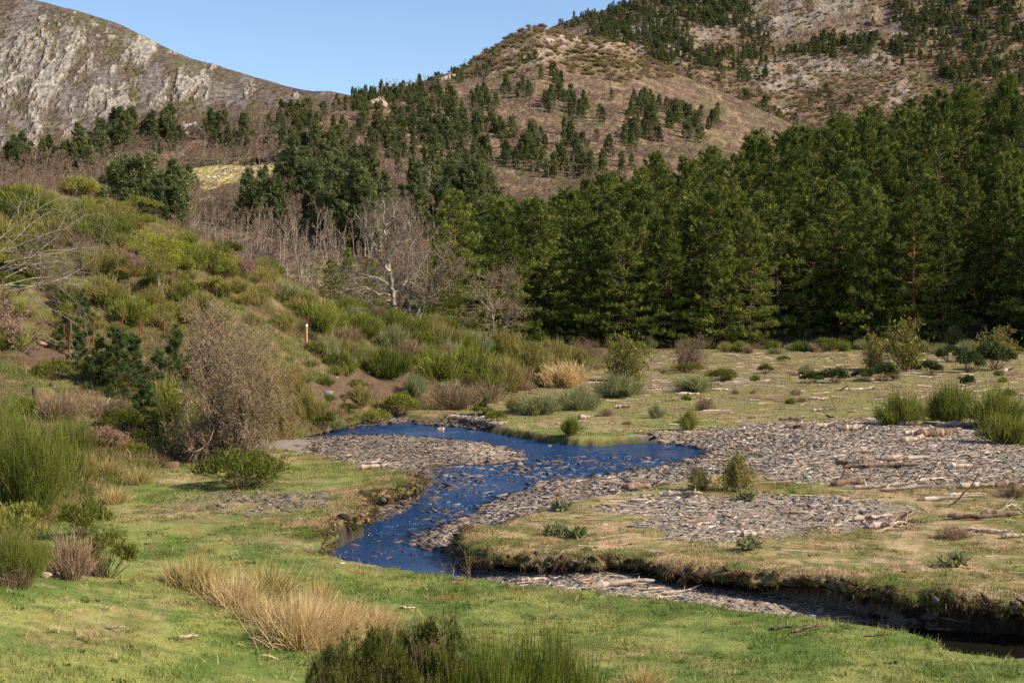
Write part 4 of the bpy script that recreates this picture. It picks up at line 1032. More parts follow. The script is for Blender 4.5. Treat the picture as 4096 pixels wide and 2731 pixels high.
for k in range(5):
    m = kind_ == k; n_ = m.sum()
    sc = size[m][:, None] * np.stack([r2.uniform(1.0, 2.3, n_), r2.uniform(.7, 1.2, n_), r2.uniform(.35, .75, n_)], 1)
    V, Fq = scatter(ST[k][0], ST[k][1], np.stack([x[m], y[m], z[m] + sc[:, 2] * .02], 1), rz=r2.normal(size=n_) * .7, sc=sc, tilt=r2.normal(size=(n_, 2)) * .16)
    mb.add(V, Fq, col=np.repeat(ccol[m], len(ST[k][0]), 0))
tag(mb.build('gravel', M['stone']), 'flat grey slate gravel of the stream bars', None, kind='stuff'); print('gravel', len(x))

SM = []
for V, Fs in ST + RT:
    mb = MB(); mb.add(V, Fs, col=(1, 1, 1)); SM.append(mb.mesh('stone', M['stone']))
def stonemat(name, c):
    m = M['stone'].copy(); m.name = name; t = m.node_tree
    a = next(n for n in t.nodes if n.type == 'ATTRIBUTE'); rgb = t.nodes.new('ShaderNodeRGB'); rgb.outputs[0].default_value = (*c, 1)
    for l in list(a.outputs['Color'].links): t.links.new(rgb.outputs[0], l.to_socket)
    M[name] = m; return name
for nm, c in dict(st_grey=(.19, .18, .17), st_dark=(.10, .095, .09), st_blue=(.15, .16, .18), st_tan=(.38, .29, .19), st_rust=(.36, .19, .08), st_white=(.62, .57, .50), st_brown=(.17, .105, .065), st_pink=(.38, .22, .15)).items(): stonemat(nm, c)
def stone(u, v, wpx, mat, label, group=None, flat=1, kind=None, zoff=0, name='stone', squat=1):
    p = spot(u, v)
    if name == 'stone': p[2] = max(p[2], float(zwater(p[0], p[1])) - .03)
    r_ = wpx * px2m(p[1]) / 2 * 1.1; zoff = zoff - (r_ * .22 if name == 'stone' else 0)
    k = kind if kind is not None else r2.integers(0, 5)
    return single(name, SM[k], p + np.array([0, 0, r_ * .1 + zoff]), r2.uniform(-.5, .5) + (0 if r2.random() < .5 else 3.1), r_ * np.array([1.1, .85, flat * (.85 if name == 'stone' else 1)]), label, name, group, mat, tilt=tuple(r2.normal(size=2) * .12))
HERO = [
 (1500 * 0 + 998, 1160, 0, '', ''),
]
for u, v, w_, m_, lab in [
 (990, 1159, 30, 'st_rust', 'orange brown wedge stone in the narrows of the stream'), (1115, 1091, 17, 'st_white', 'small white stone among the riffle cobbles'), (1167, 1094, 28, 'st_grey', 'rounded pale grey stone right of the small white stone in the riffle'),
 (1010, 1119, 22, 'st_tan', 'tan sided stone pair below the gravel bar'), (994, 1121, 20, 'st_grey', 'grey stone touching the tan stone below the gravel bar'), (925, 1193, 18, 'st_grey', 'lone grey stone at the head of the lower pool'),
 (956, 1222, 36, 'st_dark', 'long dark wet slab in the lower pool'), (965, 1289, 17, 'st_rust', 'rust coloured stone in the lower pool near the grassy bank'), (833, 1275, 12, 'st_tan', 'small upright tan stone at the left side of the lower pool'),
 (785, 1293, 22, 'st_white', 'white stone lying at the edge of the near grass by the pool'), (870, 1276, 24, 'st_dark', 'flat dark stone awash in the middle of the lower pool'), (905, 1268, 26, 'st_dark', 'pair of dark wet stones in the lower pool'),
 (1410, 1052, 22, 'st_dark', 'dark block standing out of the upstream water'), (1390, 1070, 18, 'st_grey', 'triangular grey stone on edge in the riffle'), (1450, 1057, 18, 'st_grey', 'grey cobble in the blue water near the right gravel'), (1440, 1076, 20, 'st_tan', 'brownish stone at the right margin of the riffle'),
 (1240, 1071, 24, 'st_grey', 'pale flat stone at the left margin of the riffle'), (1300, 1062, 20, 'st_grey', 'grey stone in mid riffle'), (1080, 1152, 26, 'st_dark', 'two toned dark stone in the rapids'), (1110, 1151, 22, 'st_blue', 'bluish slab right of the dark stone in the rapids'),
 (1128, 1147, 14, 'st_grey', 'square grey stone at the right edge of the rapids'), (1500, 1085, 20, 'st_blue', 'bluish upright stone on the right gravel margin'), (1660, 1063, 26, 'st_grey', 'large grey slab where the water meets the big gravel bar'),
 (905, 971, 14, 'st_white', 'cream coloured stone on the far edge of the upper pool'), (1045, 968, 14, 'st_white', 'white stone on the far gravel spit'), (836, 983, 16, 'st_grey', 'pale stone in the shallow end of the upper pool'),
 (860, 1032, 12, 'st_white', 'whitish stone on the left gravel bar'), (875, 1038, 14, 'st_white', 'second whitish stone on the left gravel bar'), (973, 1047, 22, 'st_grey', 'broad grey slab on the left gravel bar'), (1010, 1078, 28, 'st_grey', 'broad flat slab at the tip of the left gravel bar'),
 (883, 1077, 13, 'st_white', 'white chunk of stone beside the pale branches on the left bank'), (3300 / S, 1748 / S, 22, 'st_white', ''),
 (1205, 1314, 44, 'st_tan', 'big tan slab at the foot of the undercut bank'), (1290, 1317, 18, 'st_blue', 'smooth pale blue cobble at the foot of the undercut bank'), (1110, 1330, 34, 'st_blue', 'blue grey slab on the dry side channel'), (1685, 1322, 20, 'st_blue', 'grey stone stuck in the undercut bank'),
 (1970, 1398, 24, 'st_blue', 'rounded blue grey cobble by the dark pool'), (1935, 1390, 20, 'st_tan', 'tan cobble beside the blue grey one by the dark pool'), (1955, 1415, 34, 'st_dark', 'dark slab at the edge of the dark pool'), (2010, 1400, 34, 'st_grey', 'tilted slab stack under the bank by the dark pool'),
 (2293, 1487, 22, 'st_white', 'white boulder at the corner of the dark pool'), (2325, 1498, 26, 'st_blue', 'blue grey stone beside the white boulder at the dark pool'), (1770, 992, 0, '', ''), (1790, 994, 34, 'st_tan', 'squared tan block at the upper edge of the big gravel bar'),
 (1740, 1044, 20, 'st_tan', 'tan slab on the big gravel bar'), (2190, 1032, 18, 'st_white', 'pale square stone beside the driftwood logs'), (2285, 1028, 16, 'st_tan', 'tan stone at the right of the big gravel bar'), (2318, 1034, 30, 'st_pink', 'reddish angular stone on the right of the big gravel bar'),
 (2335, 1160, 44, 'st_tan', 'long cream slab in the grass at the right edge'), (1995, 1166, 22, 'st_blue', 'dark blue stone in the lower gravel patch'), (2270, 1155, 14, 'st_grey', 'grey stone in the grass left of the long cream slab'),
 (1490, 890, 16, 'st_grey', 'grey stone on the far gravel streak'), (1822, 930, 9, 'st_dark', 'dark stone on the mid meadow'), (1750, 860, 12, 'st_grey', 'grey stone at the far side of the meadow'), (2222, 862, 12, 'st_white', 'white stone by the ivy covered shrubs'), (1905, 935, 9, 'st_dark', 'small dark stone on the meadow right of centre'),
 (1770, 935, 14, 'st_white', ''),
]:
    if lab: stone(u, v, w_, m_, lab)
for u, v, w_, m_, lab, fl in [(680, 1872, 44, 'st_brown', 'brown angular boulder at the foot of the reddish bush', 1.1), (1296, 1580, 34, 'st_grey', 'grey boulder on the bare earth bank', 1.0), (1150, 1296, 18, 'st_grey', 'pale stump like rock left of the wooden marker post', 1.4), (1173, 1291, 10, 'st_white', 'small pale rock by the wire fence', 1.0),
                              (155, 1378, 30, 'st_pink', 'orange stained rock under the dead branches', .8), (178, 2310, 40, 'st_tan', 'tan rock beneath the brown heather at lower left', .8), (1340, 1510, 10, 'st_tan', 'small tan rock on the bare earth bank', .8), (1465, 1492, 10, 'st_white', 'pale pebble below the round broom', .6)]:
    stone(u / S, v / S, w_, m_, lab, None, fl, 5 + int(r2.integers(4)), name='rock')
x, y = world_sample((960, 1640, 27, 44), 2600, r2); z, q = ground(x, y, True)
sel = np.nonzero((q['sw'] < 0) & (q['sw'] > -2) & (sdf(x, y, poly([(930, 1160), (985, 1105), (1010, 1072), (1200, 1045), (1560, 1050), (1560, 1080), (1250, 1110), (1130, 1155), (960, 1200)], -.35)) < 0))[0][:70]
for i in sel:
    r_ = r2.uniform(.10, .24); single('stone', SM[r2.integers(0, 5)], (x[i], y[i], float(zwater(x[i], y[i])) - r_ * .1), r2.normal() * .6, r_ * np.array([1.4, .8, .85]), 'dark wet cobble breaking the water of the riffle', 'stone', 'cobbles in the riffle', ['st_grey', 'st_dark', 'st_blue', 'st_grey'][r2.integers(4)], tilt=tuple(r2.normal(size=2) * .15))

# ------------------------------------------------------------------ driftwood
def log(u, v, lpx, ang, rpx, label, mat='drift', forks=2, tilt=0.0, kink=.12, cat='branch', name='branch', group=None, dz=0, mesh=None):
    p = spot(u, v); Ln = lpx * px2m(p[1]); r_ = max(rpx * px2m(p[1]), .010) * (1.0 if rpx > 7 else 1.25)
    me = mesh or stick_mesh(r2, Ln, r_, mat, kink, forks, name)
    # ang: direction seen in the picture turned into a heading on the ground
    return single(name, me, p + np.array([0, 0, dz]), ang, 1, label, cat, group, tilt=(0, -tilt))
for a in [
 (1415, 1343, 165, .65, 6.5, 'long pale barkless log lying across the dry side channel', 'drift', 1, .02), (1220, 1335, 70, .5, 5, 'short pale stick left of the long barkless log', 'drift', 0), (1490, 1125, 125, .05, 8, 'brown log behind the bush on the gravel edge', 'drift_dark', 1),
 (1570, 1140, 90, .1, 6, 'pale split log on the grass left of the dry gravel', 'drift', 1), (2170, 1003, 150, .25, 11, 'massive split grey log in the driftwood pile', 'drift_dark', 1), (2290, 1002, 100, -.1, 9, 'cracked brown log end touching the right broom', 'drift', 0), (2130, 1000, 110, .15, 7, 'pale barkless log on top of the driftwood pile', 'drift', 1),
 (2105, 1016, 90, .4, 7, 'second pale log crossing the pile to its lower left', 'drift', 1), (2090, 978, 55, -.3, 6, 'pale log end at the upper left of the pile', 'drift', 0), (2215, 982, 120, -.15, 8, 'grey log along the back of the driftwood pile', 'drift', 2), (1900, 982, 60, 0, 5, 'grey branch at the far edge of the gravel', 'drift', 2), (1960, 990, 70, .1, 9, 'thick tan log on the upper gravel bar', 'drift', 1),
 (2010, 1075, 150, .15, 6, 'dark crooked branch across the middle of the big gravel bar', 'drift_dark', 3), (2080, 1058, 120, .12, 8, 'pale log lying along the middle of the big gravel bar', 'drift', 1), (2070, 1075, 90, -.1, 5, 'shorter log below the pale log on the gravel', 'drift_dark', 1), (1950, 1068, 60, -.5, 6, 'dark root stump on the big gravel bar', 'drift_dark', 4),
 (1960, 1115, 110, .2, 6, 'tangled dark branches at the lower edge of the big gravel bar', 'drift_dark', 5), (2020, 1122, 130, .3, 5, 'long pale branch at the lower edge of the big gravel bar', 'drift', 3), (2080, 1128, 120, .05, 4, 'thin bleached branch beside the dry weed', 'drift', 2), (2250, 1120, 100, .3, 8, 'curved pale log near the right edge', 'drift', 0), (2330, 1118, 90, .2, 8, 'brown log under red leaves at the right edge', 'drift_dark', 3),
 (2180, 1150, 150, .05, 4, 'long thin pole in the grass on the right', 'drift', 1), (2220, 1140, 80, .05, 4, 'pale pole above the long thin pole', 'drift', 0), (2250, 1190, 150, .1, 8, 'dark split log in the grass by the right edge', 'drift_dark', 2), (2300, 1186, 90, .05, 7, 'grey log behind the dark split log', 'drift_dark', 1), (2270, 1222, 95, -.2, 5, 'white twisted branch below the dark split log', 'drift', 4),
 (2330, 1236, 60, .1, 6, 'white log cut by the right edge', 'drift', 0), (2060, 1200, 120, .55, 7, 'dark branch rising from the driftwood heap in the lower gravel', 'drift_dark', 3, .25), (2010, 1195, 100, .1, 6, 'pale log in the driftwood heap of the lower gravel', 'drift', 3), (2035, 1212, 90, .3, 6, 'pale log across the front of the driftwood heap', 'drift', 2), (1990, 1180, 80, -.9, 4, 'thin leaning stick at the back of the driftwood heap', 'drift', 1, .2),
 (2090, 1206, 70, -.3, 5, 'dark forked branch right of the driftwood heap', 'drift_dark', 4), (1830, 1180, 60, -.2, 3, 'thin stick on the lower gravel', 'drift', 1), (1730, 1232, 60, .05, 6, 'tan log in the lower gravel patch', 'drift', 0), (845, 1066, 90, .3, 4, 'pale forked branches on the left grass bank', 'drift', 4), (860, 1078, 75, .05, 5, 'pale branch in front of the forked branches on the left bank', 'drift', 1),
 (258, 1446, 65, -.15, 4, 'pale stick lying in the near grass at lower left', 'drift', 1), (430, 1466, 50, .1, 4, 'short pale stick in the near grass', 'drift', 1), (635, 1432, 0, 0, 0, ''), (937, 1397, 36, .1, 3, 'white chip of wood in the near grass', 'drift', 0), (1015, 995, 22, .3, 7, 'driftwood root snagged in the upper pool', 'drift', 6), (1240, 1030, 55, .05, 2.5, 'thin stick caught on a stone in the stream', 'drift', 1),
 (1430, 938, 40, .05, 4, 'pale log on the meadow left of centre', 'drift', 1), (1345, 963, 34, .1, 5, 'white log beside the small bright broom', 'drift', 0), (1580, 908, 55, .1, 3.5, 'bleached branch below the meadow shrubs', 'drift', 2), (1640, 898, 70, .1, 3, 'long thin branch on the far gravel streak', 'drift', 2), (1820, 967, 60, -.3, 4, 'grey branch at the near edge of the meadow', 'drift_dark', 2), (1730, 950, 0, 0, 0, ''),
 (1890, 945, 55, .03, 3, 'straight white pole lying on the meadow', 'drift', 0), (1880, 918, 50, -.1, 3, 'bleached stick on the meadow above the white pole', 'drift', 1), (1980, 897, 120, .03, 3, 'long bleached branch below the ivy shrubs', 'drift', 3), (2020, 877, 70, -.15, 4, 'brown branch under the thorn tree', 'drift_dark', 2), (2320, 855, 60, .2, 4, 'bleached branches by the right edge of the meadow', 'drift', 4),
 (1830, 985, 60, .2, 5, 'brown log end on the upper gravel edge', 'drift_dark', 2), (1990, 1040, 60, .1, 4, 'bleached branch in the middle of the gravel', 'drift', 2), (2150, 1105, 80, .1, 4, 'weathered branch on the right part of the gravel', 'drift', 2), (2200, 1075, 60, .3, 6, 'pale log end on the right part of the gravel', 'drift', 1), (1860, 1450, 90, .2, 4, 'tangle of brown branches on the near grass', 'drift_dark', 5), (1795, 1448, 60, -.35, 3, 'thin dark twig rising from the near grass', 'drift_dark', 2),
 (2010, 1462, 50, 0, 3, 'dark stick near the turf corner by the dark pool', 'drift_dark', 1), (1560, 1360, 90, .4, 3, 'dry brown branch in the side channel', 'drift', 4), (720, 1030, 60, .4, 4, 'dark root tangle at the left end of the gravel bar', 'drift_dark', 6, .3),
 (375, 715 + 0, 0, 0, 0, ''), (400, 1350 / 1, 0, 0, 0, '')]:
    if a[5] if len(a) > 5 else False: log(*a)
for u, v, l_, an, lab in [(235, 935, 90, .45, 'bare pale branch arching over the left slope'), (310, 1000, 95, -.5, 'pale forked branch at the foot of the young pine'), (190, 940, 60, .2, 'thin pale branch lower on the left slope')]:
    log(u, v, l_, an, 2.5, lab, 'drift', 4, .3, .2)
# thin branches strewn over the bars
BR = [stick_mesh(r2, 1.0, .013, 'drift', .34, 6, 'branch') for _ in range(5)] + [stick_mesh(r2, 1.0, .018, 'drift', .42, 9, 'branch') for _ in range(3)]
for reg, n_, lab, grp in [((1780, 2350, 985, 1110), 34, 'bleached branch strewn over the big gravel bar', 'branches on the big gravel bar'), ((1880, 2330, 1100, 1245), 34, 'bleached branch in the drift line across the grass of the island', 'branches in the drift line'), ((1500, 1900, 1150, 1250), 8, 'small branch on the lower gravel patch', 'branches on the lower gravel'), ((1500, 2300, 860, 965), 16, 'bleached branch lying on the open meadow', 'branches on the meadow')]:
    for _ in range(n_):
        p = spot(r2.uniform(reg[0], reg[1]), r2.uniform(reg[2], reg[3])); s_ = r2.uniform(.5, 1.5)
        single('branch', BR[r2.integers(8)], p, r2.normal() * .5, s_ * np.array([1, 1, 1]), lab, 'branch', grp, ['drift', 'drift', 'drift_dark'][r2.integers(3)], tilt=(r2.uniform(0, 6), 0))
# loose sticks and bark
x, y = world_sample((1000, 2480, 23, 125), 26000, r2); z, q = ground(x, y, True); gw = gravel_w(x, y, 1.2)
ok = (q['g'] > .8) | ((gw > .5) & (q['sw'] > 1)); ok &= r2.random(len(x)) < np.where(gw > .3, .55, .16) * np.where(y > 46, .5, 1); x, y, z = x[ok], y[ok], z[ok]
n_ = len(x); th = r2.normal(size=n_) * .5; ln = np.exp(r2.normal(size=n_) * .5) * .16 * np.clip(y / 40, .8, 2); dirv = np.stack([np.cos(th), np.sin(th), r2.normal(size=n_) * .06], 1) * ln[:, None]
p0 = np.stack([x, y, z + .025], 1); rad = r2.uniform(.008, .02, n_) * np.clip(y / 40, .8, 2)
V, Fq = tubes(np.concatenate([p0 - dirv, p0 + dirv, rad[:, None], rad[:, None] * .6], 1), 4)
cc = np.array([(.55, .45, .36), (.38, .28, .20), (.22, .14, .09)])[r2.choice(3, n_, p=[.4, .4, .2])] * r2.uniform(.7, 1.2, (n_, 1))
mb = MB(); mb.add(V, Fq, col=np.repeat(cc, 8, 0)); tag(mb.build('litter', M['litter']), 'bleached sticks and bark washed over gravel and turf', None, kind='stuff')

# ------------------------------------------------------------------ grass
def tufts(x, y, z, per, hgt, wid, colf, r_, spread=.05, lean=.35):
    n_ = len(x); i = np.repeat(np.arange(n_), per); P = np.stack([x[i], y[i], z[i] - .01], 1); P[:, :2] += r_.normal(size=(len(i), 2)) * spread
    D = r_.normal(size=(len(i), 3)) * lean; D[:, 2] = 1
    V, Fs, q_ = blades(P, D, hgt[i] * r_.uniform(.5, 1.3, len(i)), wid, seg=1, rng=r_)
    return V, Fs, np.repeat(colf[i] * r_.uniform(.7, 1.35, (len(i), 1)), q_, 0)
mb = MB()
x, y = world_sample((-120, 2480, 11.5, 46), 130000, r2); z, q = ground(x, y, True); c, gw = ground_col(x, y, q)
patch = fbm(x * .8, y * .8)
ok = (q['g'] > .9) & (r2.random(len(x)) > gw * 1.2) & (r2.random(len(x)) < sstep(.3, .5, patch) * .75 + .25); x, y, z, c = x[ok], y[ok], z[ok], c[ok]
V, Fs, cc = tufts(x, y, z, 5, .03 + .06 * r2.random(len(x)) * sstep(.3, .7, patch[ok]) * 1.2, .011, c * r2.uniform(.8, 1.4, (len(x), 1)), r2); mb.add(V, Fs, col=cc)
k_ = r2.random(len(x)) < .06; V, Fs, cc = tufts(x[k_], y[k_], z[k_], 4, .05 + .13 * r2.random(k_.sum()) ** 2, .010, np.broadcast_to(np.array([.52, .40, .20]), (k_.sum(), 3)), r2, .08, .7); mb.add(V, Fs, col=cc)
k_ = (r2.random(len(x)) < .012); V, Fs, cc = tufts(x[k_], y[k_], z[k_], 14, np.full(k_.sum(), .07), .035, np.broadcast_to(np.array([.11, .155, .035]), (k_.sum(), 3)), r2, .05, 1.2); mb.add(V, Fs, col=cc)
x, y = world_sample((800, 2480, 46, 132), 60000, r2); z, q = ground(x, y, True); c, gw = ground_col(x, y, q)
ok = (q['g'] > .9) & (gw < .4); x, y, z, c = x[ok], y[ok], z[ok], c[ok]
V, Fs, cc = tufts(x, y, z, 3, .05 + .1 * r2.random(len(x)) ** 3, .03, c * 1.05, r2, .1); mb.add(V, Fs, col=cc)
tag(mb.build('grass', M['blade']), 'short green and tan grass of the meadow and banks', None, kind='stuff')
mb = MB()
for BV, nor, s_ in LIPS:
    long_ = len(s_) > 200
    nc = 330 if long_ else 150; ci = r2.integers(0, len(s_), nc); ck = r2.choice(5, nc, p=[.15, .25, .25, .2, .15]) + 4; per = r2.integers(8, 44, nc)
    i = np.repeat(np.arange(nc), per); n_ = len(i); P = BV[ci, ck][i] + r2.normal(size=(n_, 3)) * np.array([.05, .05, .02])
    dn = (r2.random(nc) < np.where(ck > 5, .75, .3))[i]; hd = np.concatenate([nor[ci] * r2.uniform(.1, 1.2, (nc, 1)), r2.normal(size=(nc, 1)) * .2], 1)[i]
    D = hd + np.stack([0 * i, 0 * i, np.where(dn, -.7, .8)], 1) + r2.normal(size=(n_, 3)) * .42; ln = (np.exp(r2.normal(size=nc) * .5) * .085)[i] * r2.uniform(.4, 1.4, n_)
    V, Fs, q_ = blades(P, D, ln, .013, droop=.2, seg=2, rng=r2)
    c = np.array([(.20, .13, .07), (.12, .078, .045), (.10, .115, .024), (.18, .125, .05), (.32, .23, .13)])[r2.choice(5, nc, p=[.3, .25, .2, .15, .1])][i] * r2.uniform(.5, 1.25, (n_, 1)); mb.add(V, Fs, col=np.repeat(c, q_, 0))
    n_ = 16000 if long_ else 5000; i = r2.integers(0, len(s_), n_); kk = r2.uniform(0, 5.4, n_); k0 = kk.astype(int); f = (kk - k0)[:, None]; P = BV[i, k0] * (1 - f) + BV[i, k0 + 1] * f
    D = r2.normal(size=(n_, 3)) * .45 + np.array([0, 0, 1]); cl = sstep(.42, .6, fbm(P[:, 0] * 1.7, P[:, 1] * 1.7)); c = mixc(np.array([.42, .30, .165]), np.array([.15, .185, .04]), cl) * r2.uniform(.6, 1.3, (n_, 1))
    V, Fs, q_ = blades(P, D, .05 * r2.uniform(.4, 1.8, n_), .011, seg=1, rng=r2); mb.add(V, Fs, col=np.repeat(c, q_, 0))
cl = MB()
for BV, nor, s_ in LIPS:
    n_ = 420 if len(s_) > 200 else 160
    for j in range(4):
        m_ = n_ // 4; ci = r2.integers(0, len(s_), m_); ck = r2.integers(5, 13, m_); P = BV[ci, ck] + r2.normal(size=(m_, 3)) * .02; rr = np.exp(r2.normal(size=m_) * .45) * .055
        V, Fq = scatter(RT[j][0], RT[j][1], P, rz=r2.uniform(0, 6, m_), sc=rr[:, None] * np.stack([r2.uniform(.9, 1.8, m_), r2.uniform(.8, 1.2, m_), r2.uniform(.6, 1.1, m_)], 1), tilt=r2.normal(size=(m_, 2)) * .4)
        c = np.array([(.10, .068, .042), (.06, .042, .028), (.16, .11, .065), (.20, .18, .16)])[r2.choice(4, m_, p=[.4, .3, .15, .15])] * r2.uniform(.7, 1.3, (m_, 1)); cl.add(V, Fq, col=np.repeat(c, len(RT[j][0]), 0))
tag(cl.build('earth_clods', M['slope']), 'clods of earth and stones crumbling from the turf banks', None, kind='stuff')
tag(mb.build('bank_grass', M['blade']), 'dead grass and roots hanging from the turf edges', None, kind='stuff')
TUFT = [tuft_model(r2, .75, .62, 1500, 'straw'), tuft_model(r2, .6, .6, 900, 'straw'), tuft_model(r2, .55, .65, 800, 'rush'), tuft_model(r2, .4, .5, 500, 'rush')]
TB = [(.75, .62), (.6, .6), (.55, .65), (.4, .5)]
for u, v, w_, h_, k, lab in [
 (690, 1478, 215, 175, 0, 'largest straw coloured grass tussock in the near grass'), (770, 1462, 150, 130, 0, 'straw tussock leaning right of the largest one'), (545, 1390, 150, 110, 1, 'straw tussock left of the largest one'), (615, 1378, 150, 130, 2, 'half green rush tussock behind the largest straw tussock'),
 (450, 1350, 130, 110, 2, 'loose rush tussock at the left of the straw row'), (870, 1440, 100, 75, 1, 'thin straw tussock between the largest one and the dark foreground shrub'), (735, 1395, 80, 100, 3, 'upright rush tuft just behind the straw tussocks'), (265, 1155, 75, 60, 3, 'pale grass tuft on the left path'), (320, 1112, 70, 60, 2, 'green rush tussock left of the shadow on the path'),
 (240, 1085, 70, 50, 3, 'pale dry tuft below the tall green broom at left'), (1480, 1575, 110, 65, 3, 'dry grass tuft at the bottom edge'), (1000, 1490, 45, 60, 3, 'thin grass spray behind the foreground shrub'), (655, 1440, 120, 90, 1, 'low straw tussock joining the largest one to its left neighbour'), (500, 1368, 110, 80, 3, 'low straw tussock between the rush tussocks at left'), (600, 1425, 110, 90, 0, 'straw tussock at the left foot of the largest one'), (815, 1430, 110, 85, 2, 'ragged straw tussock behind the thin one'), (700, 1440, 120, 120, 1, 'straw tussock standing just behind the largest one'), (400, 1335, 70, 70, 3, 'small rush tuft at the far left of the straw row'), (980, 1440, 40, 30, 3, 'small dry tuft in the near lawn')]:
    if not lab: continue
    p = spot(u, v); s_ = px2m(p[1]); single('grass_tussock', TUFT[k], p, r2.uniform(-.8, .8), (w_ * s_ / 2 / TB[k][0] * .88, w_ * s_ / 2 / TB[k][0] * .88, h_ * s_ / TB[k][1] * .78), lab, 'grass tussock')
# ------------------------------------------------------------------ shrubs
r3 = np.random.default_rng(33)
BRO = [broom_model(r3, 1, 1.25, 3800, 'broom', .26, .017, up=.7), broom_model(r3, 1, 1.1, 3800, 'broom', .30, .017, .05, up=.55), broom_model(r3, 1, 1.5, 3600, 'broom', .26, .017, .08, up=.8), broom_model(r3, 1, .95, 3600, 'broom', .32, .018, .12, up=.5)]
BRO.append(broom_model(r3, 1, 1.5, 15000, 'broom', .13, .0065, .10, up=.7)); BH = [1.25, 1.1, 1.5, .95, 1.5]
GOR = [clump_model(r3, 1, .95, 3600, 'gorse', .11, .030, 18), clump_model(r3, 1, .75, 3400, 'gorse', .10, .030, 22), clump_model(r3, 1, 1.3, 3600, 'gorse', .12, .032, 20)]
GH = [.95, .75, 1.3]
LEAF = [clump_model(r3, 1, .85, 3000, 'ivy', .085, .055, 16, True), clump_model(r3, 1, .7, 2600, 'ivy', .085, .055, 18, True)]
DEAD = [broom_model(r3, 1, 1.1, 2000, 'dead', .30, .015, .10, up=.62), broom_model(r3, 1, 1.3, 1800, 'dead', .26, .015, .14, up=.7)]
THORN = [twiggy_model(r3, 1, 1.25, 26, 3, 'bark', 'twig_red', .0024, .022, 0, None, .0, (6, 8)), twiggy_model(r3, 1, 1.1, 20, 3, 'bark', 'twig_olive', .003, .020, 900, 'broom', .0, (5, 7))]
PALE = [twiggy_model(r3, 1, .7, 12, 2, 'drift', 'straw', .006, .02), ]
def put(kind, u, v, w, h, label, group=None, mats=None, k=None, name=None, cat=None, base=None, sink=.06):
    """shrub standing at layout pixel (u,v), w wide and h high in layout pixels"""
    p = spot(u, v) if base is None else base
    s_ = px2m(p[1])
    tab = dict(broom=(BRO, BH, 'broom_shrub', 'shrub'), gorse=(GOR, GH, 'gorse_shrub', 'shrub'), leaf=(LEAF, [.85, .7], 'leafy_shrub', 'shrub'), dead=(DEAD, [1.1, 1.3], 'heather_shrub', 'shrub'),
               thorn=(THORN, [1.2, 1.05], 'leafless_shrub', 'shrub'), pale=(PALE, [.65], 'dead_shrub', 'dead shrub'))[kind]
    if k is None: k = int(r3.integers(min(len(tab[0]), 4)))
    sx = w * s_ / 2 * 1.06
    return spawn(name or tab[2], tab[0][k], p - np.array([0, 0, sink]), r3.uniform(0, 6.28), (sx, sx, h * s_ / tab[1][k]), label, cat or tab[3], group, mats)
G = lambda m: {'foliage': m}
